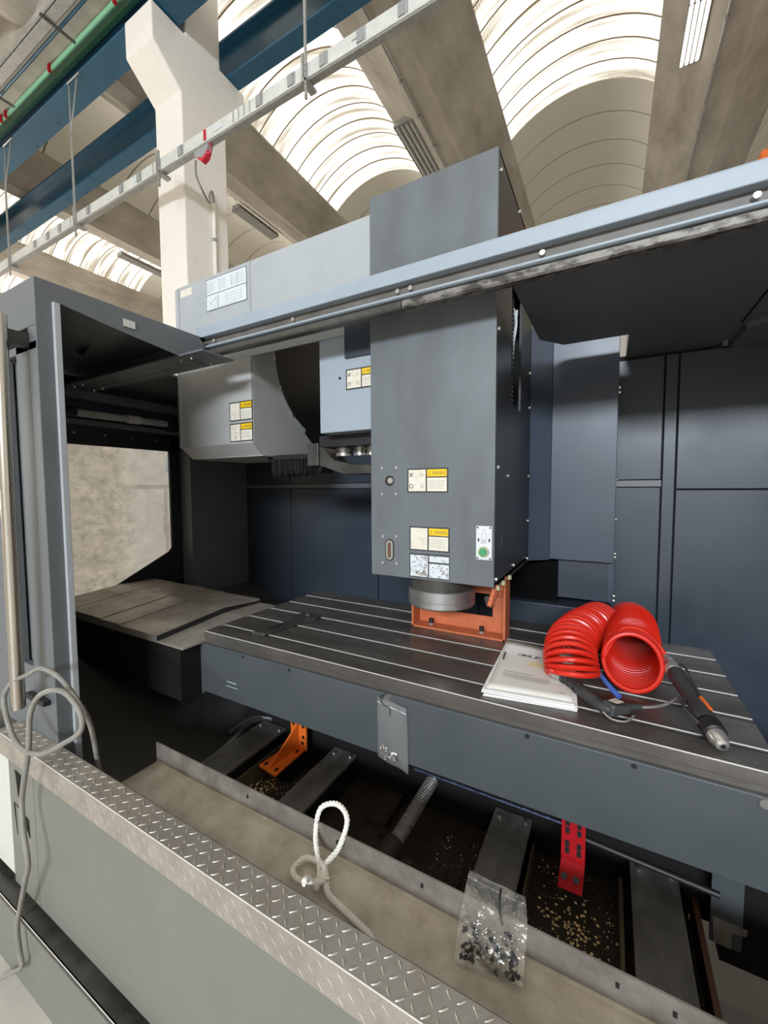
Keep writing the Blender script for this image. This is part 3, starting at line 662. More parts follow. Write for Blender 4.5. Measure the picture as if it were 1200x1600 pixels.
# transport bracket on the table below the head
br = thing('transport_bracket', 'rust orange steel frame bolted to the table under the spindle head', 'bracket', (-.51, 1.54, 1.03))
bw = MB()
for x0, x1, z0, z1 in ((-.70, -.325, 1.035, 1.095), (-.70, -.60, 1.095, 1.145), (-.70, -.325, 1.185, 1.262), (-.385, -.325, 1.095, 1.185), (-.70, -.625, 1.145, 1.185)): bw.box(x0, x1, 1.565, 1.575, z0, z1)
bw.build('web', orange2, br)
MB().box(-.70, -.325, 1.50, 1.575, 1.03, 1.037).build('base_flange', orange2, br)
for xf in (-.702, -.331): MB().box(xf, xf+.008, 1.50, 1.575, 1.03, 1.268).build('side_flange', orange2, br)
MB().box(-.70, -.325, 1.50, 1.575, 1.262, 1.269).build('top_flange', orange2, br)
for x in (-.63, -.42):
    MB().cyl((x, 1.535, 1.037), (x, 1.535, 1.045), .011, n=12).build('washer', steel, br); MB().cyl((x, 1.535, 1.045), (x, 1.535, 1.062), .009, n=12).build('cap_screw', black, br, smooth=True)

# ================================================================== TOOL MAGAZINE
tm = thing('tool_magazine', 'light grey tool magazine housing left of the spindle head', 'tool magazine', (-1.6, 1.6, 1.75))
my = 1.33; mx0, mx1 = -1.92, -1.405
MB().box(mx0, mx1-.003, my, my+.008, 2.19, 2.598).build('upper_cover', lgrey, tm, bevel=.002)
MB().box(mx1+.002, -.79, my, my+.008, 2.19, 2.598).build('upper_cover', lgrey, tm, bevel=.002)
MB().box(mx0-.004, mx0+.022, my-.004, my, 2.19, 2.590).build('edge_trim', lgrey, tm)
MB().box(mx0, -.79, my+.008, 2.0, 2.585, 2.598).build('top_cover', lgrey, tm)
# lower housing: front, bevel, side with round opening
MB().box(mx0, mx1, my, my+.006, 1.808, 2.19).build('lower_front', magp, tm, bevel=.002)
MB().box(mx0-.006, mx0+.012, my-.004, my, 1.808, 2.19).build('edge_trim', lgrey, tm)
MB().hexa([(mx0, my, 1.808), (mx1, my, 1.808), (mx1, my+.006, 1.812), (mx0, my+.006, 1.812)], [(mx0+.01, my+.055, 1.756), (mx1, my+.055, 1.756), (mx1, my+.06, 1.760), (mx0+.01, my+.06, 1.760)]).build('lower_bevel', magp, tm)
MB().box(mx0+.01, mx1, my+.055, 1.75, 1.752, 1.757).build('lower_floor', magp, tm)
MB().box(mx0, mx0+.006, my+.006, 1.75, 1.81, 2.585).build('rear_side', magp, tm)
cy, cz, cr_ = 1.85, 2.25, .40
def side_profile(r):
    pts = []
    a0 = math.asin((1.832-cz)/r) if False else None
    for i in range(21):
        a = PI+(PI*.36)*i/20; pts.append((cy+r*math.cos(a), cz+r*math.sin(a)))
    return pts
arc = side_profile(cr_)
pts = [(my, 2.25), (my, 1.808), (my+.055, 1.756), (1.75, 1.756), (1.79, 1.80)]+arc[::-1]
MB().prism([(my, 2.58), (my, 2.25), (cy-cr_, 2.25), (cy-cr_+.05, 2.58)], 'x', mx1-.006, mx1+.001).build('side_cover', magp, tm)
MB().prism(pts, 'x', mx1-.006, mx1+.001).build('side_cover', magp, tm)
# flanged rim of the opening
rim = MB(); A = side_profile(cr_); B = side_profile(cr_-.022)
for i in range(20):
    rim.hexa([(mx1+.002, *A[i]), (mx1+.002, *A[i+1]), (mx1+.002, *B[i+1]), (mx1+.002, *B[i])], [(mx1-.012, *A[i]), (mx1-.012, *A[i+1]), (mx1-.012, *B[i+1]), (mx1-.012, *B[i])])
rim.build('opening_rim', lgrey, tm)
bolts('rim_bolt', bolt_m, tm, [(mx1+.002, cy+(cr_-.011)*math.cos(PI*a), cz+(cr_-.011)*math.sin(PI*a)) for a in (1.03, 1.14, 1.26)], (1, 0, 0), .008, .006)
MB().box(mx1-.25, mx1-.24, 1.36, 1.95, 1.80, 2.58).build('magazine_interior', black, tm)
MB().cyl((mx1-.20, cy+.05, cz), (mx1-.12, cy+.05, cz), .36, n=48).build('magazine_disc', black, tm, smooth=True)
# arm cover (small front box) and its recess
MB().box(-1.035, -.785, 1.335, 1.60, 1.822, 2.30).build('arm_cover', beamp, tm, bevel=.004)
MB().box(-.905, -.785, 1.325, 1.337, 2.10, 2.30).build('arm_cover_recess', inner, tm)
MB().cyl((-.935, 1.335, 2.03), (-.935, 1.3345, 2.03), .006, n=12).build('small_hole', black, tm)
warning(tm, -1.558, -1.409, 1.911, 1.998, my, 'sketch'); warning(tm, -1.558, -1.409, 1.816, 1.901, my, 'tool')
warning(tm, -.905, -.757, 1.98, 2.058, 1.334, 'xo')
MB().box(-.785, -.757, 1.332, 1.60, 1.83, 2.29).build('arm_cover_side', beamp, tm)
# information plate and faded tape
ip = MB(); ip.mat(0).box(-1.695, -1.425, my-.001, my, 2.437, 2.583)
ip.mat(1).box(-1.692, -1.428, my-.0016, my-.001, 2.512, 2.580).box(-1.692, -1.428, my-.0016, my-.001, 2.440, 2.509); ip.mat(2)
for cx in (-1.66, -1.58, -1.50, -1.462):
    for q in range(6):
        ip.box(cx-.022, cx+.02, my-.002, my-.0016, 2.525+q*.008, 2.5262+q*.008)
    ip.box(cx-.024, cx-.022, my-.002, my-.0016, 2.522, 2.570)
ip.tube([(-1.67, my-.002, 2.47), (-1.625, my-.002, 2.492), (-1.625, my-.002, 2.45), (-1.67, my-.002, 2.47)], .0008, 4); ip.box(-1.615, -1.61, my-.002, my-.0016, 2.445, 2.50)
for q in range(4): ip.box(-1.56, -1.46, my-.002, my-.0016, 2.455+q*.012, 2.4562+q*.012)
for x in (-1.56, -1.46): ip.box(x, x+.001, my-.002, my-.0016, 2.45, 2.498)
for q in range(9): ip.box(-1.68+q*.022, -1.67+q*.022, my-.002, my-.0016, 2.443, 2.446)
ip.build('information_plate', [blackp, stickb, greyink], tm)
MB().box(-1.885, -1.80, my-.0008, my, 2.545, 2.580).build('faded_tape', stick, tm)
# brush skirt and gripper arm
bs_ = MB(); random.seed(3)
for i in range(1100):
    x = random.uniform(-1.42, -1.13); y = random.uniform(1.45, 1.56); l = random.uniform(.045, .075)
    bs_.box(x, x+.0028, y, y+.0028, 1.73-l+abs(x+1.4)*.05, 1.755)
bs_.build('brush_skirt', black, tm, kind='stuff')
MB().box(-1.44, -1.13, 1.45, 1.56, 1.735, 1.757).build('brush_holder', black, tm)
MB().box(-1.19, -1.13, 1.44, 1.58, 1.70, 1.80).prism([(-1.13, 1.70), (-1.13, 1.79), (-1.05, 1.72), (-.95, 1.70), (-.76, 1.695), (-.76, 1.66), (-1.0, 1.66)], 'y', 1.45, 1.56).build('gripper_arm', dsteel, tm, bevel=.003)
MB().box(-1.09, -.78, 1.40, 1.58, 1.775, 1.822).build('arm_base', black, tm)
for x, r in ((-1.03, .038), (-.945, .03), (-.89, .022)): MB().lathe((x, 1.50, 1.80), (0, 0, -1), [(0, r), (.035, r), (.037, r*.92), (.045, r*.92), (.047, r), (.06, r)], 24).build('tool_pocket', steel, tm, smooth=True)

# ================================================================== TABLE
tb_ = thing('work_table', 'dark machined T-slot work table with a grey apron', 'work table', (-.55, 1.4, .78))
TX0, TX1 = -1.41, .322
ys = [(1.05, 1.126), (1.140, 1.262), (1.278, 1.392), (1.408, 1.522), (1.538, 1.652), (1.668, 1.77)]
for a, b in ys: MB().box(TX0, TX1, a, b, 1.0, 1.03).build('table_land', table_m, tb_, bevel=.0015)
MB().box(TX0, TX1, 1.052, 1.768, .935, 1.004).build('table_body', table_m, tb_)
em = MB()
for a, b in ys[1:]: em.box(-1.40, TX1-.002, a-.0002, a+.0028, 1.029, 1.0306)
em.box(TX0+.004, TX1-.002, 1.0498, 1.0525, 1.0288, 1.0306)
em.build('slot_edge_highlight', edge_m, tb_)  # bright strips paint the highlight along the worn table edges
MB().box(TX0-.012, XR-.2, 1.040, 1.050, .787, .983).build('apron', apron, tb_, bevel=.0015)
MB().box(TX0-.014, TX0-.002, 1.041, 1.06, .775, .985).build('apron_end', apron, tb_)
bolts('apron_hole', black, tb_, [(x, 1.0401, .972) for x in (-1.181, -.954, -.166, .064)], (0, -1, 0), .0065, .001)
bolts('apron_bolt', bolt_m, tb_, [(x, 1.040, .972) for x in (-.567, .286)], (0, -1, 0), .011, .006)
MB().box(-1.27, -1.22, 1.0385, 1.0402, .857, .860).box(-1.275, -1.215, 1.0385, 1.0402, .84, .8415).build('scratch_mark', greytint, tb_)
MB().box(TX0+.02, TX1+.02, 1.12, 1.75, .80, .935).build('saddle_top', dark, tb_)

# clamp strap lying on the table
cs = MB().prism([(-1.205, 1.108), (-1.150, 1.118), (-1.115, 1.30), (-1.09, 1.36), (-1.10, 1.40), (-1.185, 1.40), (-1.205, 1.35), (-1.168, 1.30)], 'z', 1.031, 1.043)
cs.cyl((-1.14, 1.37, 1.043), (-1.14, 1.37, 1.052), .014, n=8)
tag(cs.build('clamp_strap', dsteel, bevel=.002), 'dark forked steel strap lying across the table slots at the left', 'clamp')

# telescopic way cover left of the table
tc_ = thing('telescopic_cover', 'scuffed steel telescopic cover sloping left of the work table', 'way cover', (-1.9, 1.2, .8))
for i, (xa, xb, d) in enumerate(((-1.57, -1.405, 0), (-1.84, -1.568, .020), (-2.0, -1.836, .024), (-2.27, -1.99, .028), (-2.47, -2.26, .030))):
    p0 = [(.950, .985), (.950, .994+d), (1.28, 1.020+d), (1.50, 1.012+d), (1.50, .985)]
    MB().prism(p0, 'x', xa, xb).build('cover_plate', cover_m, tc_, bevel=.002)
MB().box(-2.47, -1.425, .953, 1.49, .78, .986).build('cover_skirt', dark, tc_)
MB().prism([(.95, .995), (1.28, 1.024), (1.50, 1.016), (1.50, 1.022), (1.28, 1.042), (.95, 1.014)], 'x', -1.568, -1.560).build('wiper', black, tc_)

# work light on the side wall
wl_ = thing('work_light', 'tubular work light mounted under the left roof', 'lamp', (-2.43, 1.3, 2.0))
MB().cyl((-2.43, 1.07, 1.998), (-2.43, 1.60, 2.005), .020, n=20).build('glass_tube', mat('dirty_tube_glass', (.42, .41, .38), .25), wl_, smooth=True)
MB().cyl((-2.43, 1.35, 2.002), (-2.43, 1.42, 2.003), .024, n=20).build('collar', lampoff, wl_, smooth=True)
for y in (1.03, 1.585): MB().cyl((-2.43, y, 2.0), (-2.43, y+.06, 2.0), .027, n=16).build('end_cap', black, wl_, smooth=True)
MB().box(-2.475, -2.42, 1.60, 1.67, 1.965, 2.03).box(-2.475, -2.43, 1.02, 1.06, 1.965, 2.03).build('mount', black, wl_, bevel=.004)

# ================================================================== MACHINE BED
bd = thing('machine_bed', 'dark oily machine bed with steel way covers and a ball screw', 'machine bed', (-.5, 1.2, .4))
MB().box(-1.355, .205, .60, 1.95, .40, .5).build('bed_casting', cast, bd)
stx = [(-1.285, -1.155), (-.905, -.805), (-.287, -.178), (.072, .178)]
for i, (a, b) in enumerate(stx):
    MB().box(a, b, .60, 1.235, .588, .60).build('way_cover', strip_m, bd, bevel=.002)
    MB().box(a+.008, b-.008, .60, 1.235, .50, .588).build('way_rail', dark, bd)
    bolts('cover_screw', bolt_m, bd, [(a+.02, 1.20, .60), (b-.015, 1.21, .60)], (0, 0, 1), .006, .006)
for xa, xb in ((.048, .056), (-.17, -.165), (-1.145, -1.138)): MB().box(xa, xb, .60, 1.2, .5, .56).build('edge_rib', mat('ochre_edge', (.10, .08, .05), .5), bd)
# saddle front
MB().prism([(1.24, .5), (1.24, .66), (1.215, .66), (1.215, .79), (1.30, .79), (1.30, .5)], 'x', -1.40, .26).build('saddle', dark, bd)
MB().box(.262, XR, 1.2, 1.24, .45, .79).build('saddle_side_shade', dark, bd)  # near-black colour stands for the shade under the apron's right end
MB().tube([(-.50, 1.088, .742), (-.08, 1.088, .740)], .0035, 8).build('glint_line', mat('blue_glint', (.12, .17, .30), .25, .6, c2=(.02, .02, .03), ns=200), bd)  # bluish tube paints the glitter line below the apron
MB().tube([(-.04, 1.095, .715), (.235, 1.095, .700)],   .007, 10).build('oil_pipe', black, bd, smooth=True)
bolts('saddle_bolt', bolt_m, bd, [(x, 1.215, z) for x, z in ((-1.18, .715), (-1.12, .70), (-1.05, .70), (-.80, .68), (-.33, .68), (-.21, .68), (-.66, .68), (.10, .68), (.17, .68))], (0, -1, 0), .005, .005)
MB().box(.24, .30, 1.19, 1.20, .50, .70).build('end_plate', apron, bd)
# ball screw with thread
sc_ = MB(); sx, sz = -.505, .600
sc_.cyl((sx, .90, sz), (sx, 1.30, sz), .0155, n=20)
hel = []; turns = 30; y0 = .955; y1 = 1.27
for i in range(turns*12+1): a = 2*PI*i/12; hel.append((sx+.0175*math.cos(a), y0+(y1-y0)*i/(turns*12), sz+.0175*math.sin(a)))
sc_.tube(hel, .0042, 5)
sc_.build('ball_screw', steel, bd, smooth=True)
MB().box(-.575, -.44, .86, .955, .50, .585).lathe((sx, .86, sz), (0, 1, 0), [(0, .032), (.09, .032), (.092, .03), (.10, .03)], 24).build('screw_bearing', cast, bd, bevel=.003)
for x, y, r in ((-.372, 1.02, .036), (-.60, 1.05, .030)):
    MB().cyl((x, y, .5), (x, y, .512), r, n=24).build('base_washer', cast, bd, smooth=True); MB().cyl((x, y, .512), (x, y, .516), r*.3, n=12).build('anchor_bolt', black, bd)
MB().box(-.68, -.60, 1.08, 1.22, .5, .53).build('stop_block', cast, bd)
MB().box(.215, XR, .60, 1.10, .42, .45).build('right_floor', mat('pale_floor_sheet', (.34, .33, .31), .4, c2=(.25, .24, .22), ns=5), bd)
MB().box(.21, .222, .60, 1.25, .42, .55).build('bed_edge', mat('rusty_edge', (.10, .045, .03), .6), bd)
MB().prism([(.244, .564), (.308, .562), (.306, .548), (.280, .543), (.280, .503), (.246, .503)], 'y', 1.185, 1.19).build('angle_tab', lip_m, bd)
MB().tube(spline([(-1.20, 1.26, .60), (-1.27, 1.24, .61), (-1.30, 1.18, .615), (-1.29, 1.1, .605), (-1.33, 1.0, .55)], 5), .012, 8).tube(spline([(-1.24, 1.25, .61), (-1.31, 1.2, .62), (-1.34, 1.1, .60)], 5), .008, 8).build('bed_hose', blackp, bd, smooth=True)
# paint flakes: uncountable
random.seed(11); fk = MB()
def flakes(n, x0, x1, y0, y1, s0, s1, g=False):
    for i in range(n):
        if g:
            x = random.gauss((x0+x1)/2, (x1-x0)/4.4); y = random.gauss((y0+y1)/2, (y1-y0)/4.4)
            if not (x0 < x < x1 and y0 < y < y1): continue
        else: x = random.uniform(x0, x1); y = random.uniform(y0, y1)
        r = random.uniform(s0, s1); a = random.random()*6; k = random.randint(4, 6)
        P = [(x+r*random.uniform(.6, 1.1)*math.cos(a+2*PI*j/k), y+r*random.uniform(.5, .9)*math.sin(a+2*PI*j/k)) for j in range(k)]
        fk.prism(P, 'z', .5, .5+random.uniform(.001, .002))
flakes(170, -.155, .045, .93, 1.15, .0012, .0052, True); flakes(90, -.16, .05, .9, 1.25, .0006, .0018)
flakes(90, -1.16, -1.0, .98, 1.10, .001, .0042, True); flakes(60, -1.13, -.93, 1.0, 1.16, .0006, .0028)
flakes(50, -.44, -.30, 1.0, 1.18, .0008, .003); flakes(20, -.155, -.08, 1.1, 1.25, .0008, .003)
fko = fk.build('paint_flakes', flake, kind='stuff')
tag(fko, 'scattered tan flakes and chips lying on the dark bed', 'debris')

# chip tray
ty = thing('chip_tray', 'dirty steel chip tray with upright rear lip behind the sill', 'tray', (-.3, .65, .70))
nx = 40; vs = []; fs = []
for i in range(nx+1):
    x = -1.262+(XR+1.262)*i/nx
    for y in (.592, .60, .625, .70, .745, .75):
        z = .72+.003*math.sin(x*7)*math.sin(y*20)+(.010 if y < .597 else 0)+(.004 if y > .747 else 0); vs.append((x, y, z))
for i in range(nx):
    for j in range(5): a = i*6+j; fs.append((a, a+6, a+7, a+1))
o = MB().add(vs, fs).build('tray_floor', tray_m, ty, smooth=True); sm = o.modifiers.new('s', 'SOLIDIFY'); sm.thickness = .003
lip = MB().hexa([(-1.262, .750, .782), (XR, .750, .782), (XR, .754, .782), (-1.262, .754, .782)], [(-1.262, .750, .715), (XR, .750, .715), (XR, .754, .715), (-1.262, .754, .715)])
lip.build('rear_lip', lip_m, ty)
mb = MB()
for x in (-.85, -.55, -.33, .03, .11): mb.box(x, x+.006, .7485, .7495, .752, .762)
mb.build('lip_slot', black, ty)
MB().hexa([(-.66, .588, .765), (XR, .588, .765), (XR, .594, .765), (-.66, .594, .765)], [(-.66, .588, .72), (XR, .588, .72), (XR, .60, .72), (-.66, .60, .72)]).build('front_flange', lip_m, ty)

# ================================================================== BRACKETS
ob = thing('angle_bracket', 'bright orange gusseted angle bracket on the left of the bed', 'bracket', (-1.02, 1.1, .58))
def cap2(cx, cy, w, h): return [(cx+w*math.cos(PI*i/6), cy+h+w*math.sin(PI*i/6)) for i in range(7)]+[(cx-w*math.cos(PI*i/6), cy-h-w*math.sin(PI*i/6)) for i in range(7)]
def obk():
    # foot plate lies towards the camera, back plate vertical against the saddle
    fx = -1.055; w = .058
    MB().prism([(-1.110, 1.037), (-1.015, 1.024), (-1.017, 1.195), (-1.090, 1.195)], 'z', .572, .580).build('foot_plate', orange, ob, bevel=.001)
    MB().prism([(-1.090, .572), (-1.012, .572), (-1.012, .682), (-1.020, .690), (-1.082, .690), (-1.090, .682)], 'y', 1.190, 1.199).build('back_plate', orange, ob, bevel=.001)
    vs = [(-1.066, 1.036, .580), (-1.055, 1.190, .580), (-1.055, 1.190, .676), (-1.059, 1.035, .580), (-1.048, 1.190, .580), (-1.048, 1.190, .676)]
    MB().add(vs, [(0, 1, 2), (5, 4, 3), (0, 3, 4, 1), (1, 4, 5, 2), (2, 5, 3, 0)]).build('gusset', orange, ob)
    h = MB()
    for x, y in ((-1.090, 1.055), (-1.034, 1.050), (-1.036, 1.165)): h.prism(cap2(x, y, .0055, .004), 'z', .5801, .5806)
    for x, z in ((-1.075, .668), (-1.026, .668), (-1.026, .625), (-1.030, .600)): h.cyl((x, 1.1899, z), (x, 1.1893, z), .007, n=12)
    h.build('bolt_hole', dark, ob)
obk(); ob.location = ob.location
MB().box(-1.085, -1.02, 1.10, 1.21, .5, .572).build('bracket_seat', dark, bd)
rb_ = thing('angle_bracket', 'red slotted steel bracket hanging below the table apron', 'bracket', (-.055, 1.08, .63))
MB().box(-.085, -.030, 1.078, 1.084, .655, .785).build('upper_plate', redp, rb_, bevel=.001)
MB().hexa([(-.085, 1.078, .656), (-.030, 1.078, .656), (-.030, 1.084, .654), (-.085, 1.084, .654)], [(-.088, 1.035, .615), (-.033, 1.035, .615), (-.033, 1.040, .609), (-.088, 1.040, .609)]).build('lower_plate', redp, rb_, bevel=.001)
h = MB()
for x in (-.071, -.044):
    for z in (.755, .735, .700, .682): h.box(x-.005, x+.005, 1.0772, 1.0778, z-.008, z+.008)
for x in (-.075, -.048): h.cyl((x, 1.0525, .634), (x, 1.0495, .637), .0075, n=10)
h.build('bolt_slot', black, rb_)

# ================================================================== COILED HOSES
def coil(path, r, turns, tilts, name, label, lead, tr=.0062, sag=0):
    t = thing(name, label, 'air hose', (path[0][0], path[0][1], 1.03))
    C = spline(path, 16); n = turns*36; pts = []
    for i in range(n+1):
        s = i/n; f = s*(len(C)-1); k = min(int(f), len(C)-2); c = C[k].lerp(C[k+1], f-k)
        d = (C[min(k+1, len(C)-1)]-C[max(k-1, 0)]).normalized(); tl = tilts[0]+(tilts[1]-tilts[0])*min(1, s*2.2)
        u = V((0, 0, 1)).cross(d).normalized(); v = (V((0, 0, 1))*math.cos(tl)+d*math.sin(tl))
        rr = r/ (math.cos(tl)**.5); a = 2*PI*i/36
        p = c+u*(math.cos(a)*r*1.0)+v*(math.sin(a)*rr); p.z = max(p.z, 1.03+tr+.0008)
        pts.append(p)
    allp = lead(pts[0])[:-1]+pts if lead else pts
    MB().tube(allp, tr, 8).build('hose', redhose, t, smooth=True)
    return t, pts
cA = [(-.080, 1.240, 1.080), (-.090, 1.30, 1.098), (-.092, 1.40, 1.106), (-.070, 1.52, 1.106), (-.038, 1.62, 1.104), (-.020, 1.68, 1.102)]
leadA = lambda p: spline([(-.128, 1.225, 1.062), (-.146, 1.250, 1.060), (-.150, 1.285, 1.05), (-.13, 1.31, 1.042), p], 6)
h1, ptsA = coil(cA, .068, 21, (-1.08, -.05), 'coiled_air_hose', 'red coiled air hose left of the other, lying by the manual', leadA, .0076)
MB().cyl((-.128, 1.228, 1.062), (-.108, 1.222, 1.062), .010, n=16).cyl((-.135, 1.231, 1.062), (-.128, 1.228, 1.062), .0085, n=12).build('coupling', steel, h1, smooth=True)
cB = [(.068, 1.318, 1.106), (.070, 1.39, 1.108), (.076, 1.50, 1.11), (.082, 1.62, 1.103), (.085, 1.72, 1.093), (.082, 1.80, 1.082)]
leadB = lambda p: spline([(.150, 1.372, 1.122), (.128, 1.385, 1.150), (.09, 1.40, 1.176), (.04, 1.385, 1.172), p], 6)
h2, ptsB = coil(cB, .071, 35, (.62, .15), 'coiled_air_hose', 'red coiled air hose on the right with its open end facing front', leadB, .0068)

# blow gun
gun = thing('blow_gun', 'black air blow gun with blue trigger lying beside the manual', 'air gun', (0, 1.17, 1.03))
g = spline([(-.106, 1.222, 1.062), (-.085, 1.212, 1.062), (-.055, 1.180, 1.058), (-.025, 1.150, 1.052), (0, 1.128, 1.050), (.018, 1.120, 1.050)], 5)
rs = [.0125+.004*math.sin(PI*i/(len(g)-1)) for i in range(len(g))]
MB().tube(g, .014, 14, rs=rs).build('grip', blackp, gun, smooth=True)
gm = MB()
for i in (3, 6, 9): gm.cyl(g[i], V(g[i])+(V(g[i+1])-V(g[i])).normalized()*.002, rs[i]+.0012, n=14)
gm.build('grip_ring', black, gun, smooth=True)
MB().hexa([(-.004, 1.128, 1.070), (.022, 1.108, 1.068), (.062, 1.135, 1.062), (.040, 1.160, 1.066)][::-1], [(-.006, 1.124, 1.036), (.018, 1.106, 1.036), (.064, 1.137, 1.044), (.038, 1.160, 1.040)][::-1]).build('gun_body', blackp, gun, bevel=.006, seg=3)
MB().cyl((.050, 1.142, 1.056), (.082, 1.160, 1.056), .009, .007, 12).build('nozzle_nut', blackp, gun, smooth=True)
MB().tube(spline([(.080, 1.158, 1.056), (.110, 1.175, 1.056), (.140, 1.20, 1.060), (.168, 1.236, 1.068)], 6), .0036, 10).build('nozzle', steel, gun, smooth=True)
MB().tube(spline([(.035, 1.165, 1.068), (.012, 1.195, 1.078), (-.012, 1.240, 1.090), (-.030, 1.275, 1.104)], 6), .005, 8, rs=[.0075-.0035*i/18 for i in range(19)]).build('trigger', bluep, gun, smooth=True)
lb = MB().add([(.010, 1.124, 1.0715), (.030, 1.118, 1.0705), (.046, 1.138, 1.0690), (.026, 1.148, 1.0700)], [(0, 1, 2, 3)])
for i in range(4): lb.mat(1).add([(.016+i*.004, 1.128+i*.003, 1.0722), (.024+i*.004, 1.126+i*.003, 1.0718), (.025+i*.004, 1.128+i*.003, 1.0718), (.017+i*.004, 1.130+i*.003, 1.0722)], [(0, 1, 2, 3)])
lb.build('gun_label', [stick, greyink], gun)
MB().tube(spline([(.0, 1.112, 1.045), (.02, 1.100, 1.038), (.05, 1.11, 1.036), (.066, 1.135, 1.042)], 5), .0025, 6).build('guard_wire', steel, gun, smooth=True)

# air drill / screwdriver
dl = thing('air_screwdriver', 'black inline air screwdriver with orange switch at the table edge', 'air tool', (.2, 1.25, 1.03))
A0 = V((.150, 1.375, 1.118)); A1 = V((.222, 1.085, 1.052)); ax = (A1-A0)
def along(t): return A0+ax*t
L = ax.length
MB().lathe(along(.02), ax, [(-.03, .0075), (.0, .008), (.001, .0115), (.018, .0115), (.019, .016), (.038, .0175), (.040, .019), (.062, .0195), (.064, .018)], 20).build('hose_fitting', steel, dl, smooth=True)
MB().lathe(along(.235), ax, [(0, .0185), (.02, .021), (.05, .020), (.085, .0185), (.115, .0175), (.14, .021), (.165, .0225), (.175, .021)], 24).build('tool_body', blackp, dl, smooth=True)
MB().lathe(along(.83), ax, [(0, .0215), (.002, .0235), (.030, .0235), (.033, .020)], 20).build('collar', black, dl, smooth=True)
MB().lathe(along(.94), ax, [(0, .019), (.014, .018), (.028, .0125), (.030, .009), (.031, .005)], 20).build('chuck', steel, dl, smooth=True)
MB().cyl(along(.94)+ax.normalized()*.0305, along(.94)+ax.normalized()*.0320, .0055, n=10).build('chuck_bore', black, dl)
up = V((.5, .1, .8)).normalized()
MB().tube(spline([along(.20)+up*.017, along(.26)+up*.030, along(.45)+up*.026, along(.62)+up*.020], 5), .0026, 6).build('throttle_lever', blackp, dl, smooth=True)
sd_ = V((-1, -.25, .2)).normalized()
MB().tube(spline([along(.58)+sd_*.018, along(.66)+sd_*.032, along(.76)+sd_*.034, along(.86)+sd_*.022], 5), .0042, 8).build('hanger_loop', blackp, dl, smooth=True)
MB().tube([along(.62)+up*.0195, along(.76)+up*.0225], .0048, 8).build('switch', orange, dl, smooth=True)

# manuals
mn = thing('manual', 'white paper machine manual lying on a thin stack of papers', 'manual', (-.18, 1.25, 1.03))
cor = [V((-.292, 1.075)), V((-.060, 1.108)), V((-.085, 1.435)), V((-.308, 1.430))]
def sheet(scale, rot, z0, z1, dx=0, dy=0):
    c = sum(cor, V((0, 0)))/4; out = []
    for p in cor: q = (p-c)*scale; out.append((c.x+dx+q.x*math.cos(rot)-q.y*math.sin(rot), c.y+dy+q.x*math.sin(rot)+q.y*math.cos(rot)))
    return MB().prism(out, 'z', z0, z1)
random.seed(5)
for i in range(5): sheet(1-.004*i, random.uniform(-.02, .02), 1.031+i*.0035, 1.0338+i*.0035, random.uniform(-.004, .004), random.uniform(-.003, .002)).build('page_block', paperd, mn)
cov = MB(); nn = 10; q0 = 1.0495
c0 = [V((-.283, 1.090)), V((-.070, 1.120)), V((-.088, 1.430)), V((-.304, 1.436))]
vs = []
def covp(s, t):
    p = c0[0].lerp(c0[1], s).lerp(c0[3].lerp(c0[2], s), t); z = q0+.0006+.018*max(0, t-.72)**1.5*6*(1-s*.7)+.0012*math.sin(s*5)*t
    return V((p.x, p.y, z))
for i in range(nn+1):
    for j in range(nn+1): vs.append(covp(i/nn, j/nn))
cov.add(vs, [(i*(nn+1)+j, (i+1)*(nn+1)+j, (i+1)*(nn+1)+j+1, i*(nn+1)+j+1) for i in range(nn) for j in range(nn)])
co = cov.build('cover', paper, mn, smooth=True); sm = co.modifiers.new('s', 'SOLIDIFY'); sm.thickness = .0006
pr_ = MB()
def on_cover(s, t, dz=.0018): return covp(s, t)+V((0, 0, dz))
for k, ch in enumerate('WELE'):
    pos = on_cover(.22+k*.085, .735); ux = (covp(.6, .80)-covp(.4, .80)).normalized(); uy = (covp(.5, .88)-covp(.5, .80)).normalized(); uy = (uy+ux*.28)
    pr_.text(ch, pos, ux, uy, .014, .019)
pr_.mat(1)
R = random.Random(4)
for row, (t, h, s0, s1) in enumerate(((.335, .008, .14, .50), (.295, .003, .13, .72), (.270, .003, .13, .74), (.245, .003, .14, .72), (.222, .0025, .30, .70))):
    s = s0
    while s < s1:
        w = .020 if row == 0 else R.uniform(.008, .02)
        a = on_cover(s, t); b = on_cover(s+w, t); c = on_cover(s+w, t+h*3.2); d = on_cover(s, t+h*3.2); pr_.add([a, b, c, d] if row else [a, b, c.lerp(a, .1), d], [(0, 1, 2, 3)]); s += w+(.018 if row == 0 else .006)
for i in range(4): a = on_cover(.86+i*.02, .08+.02*(i % 2)); b = on_cover(.87+i*.02, .13); pr_.tube([a, b], .0005, 4)
pr_.mat(2); a, b, c, d = on_cover(.42, .545), on_cover(.74, .535), on_cover(.74, .625), on_cover(.42, .635); pr_.add([a, b, c, d], [(0, 1, 2, 3)])
pr_.mat(0).tube([on_cover(.06, .58, .003), on_cover(.055, .66, .006), on_cover(.05, .74, .003)], .0022, 5)
pr_.build('cover_print', [ink, greyink, tape], mn)

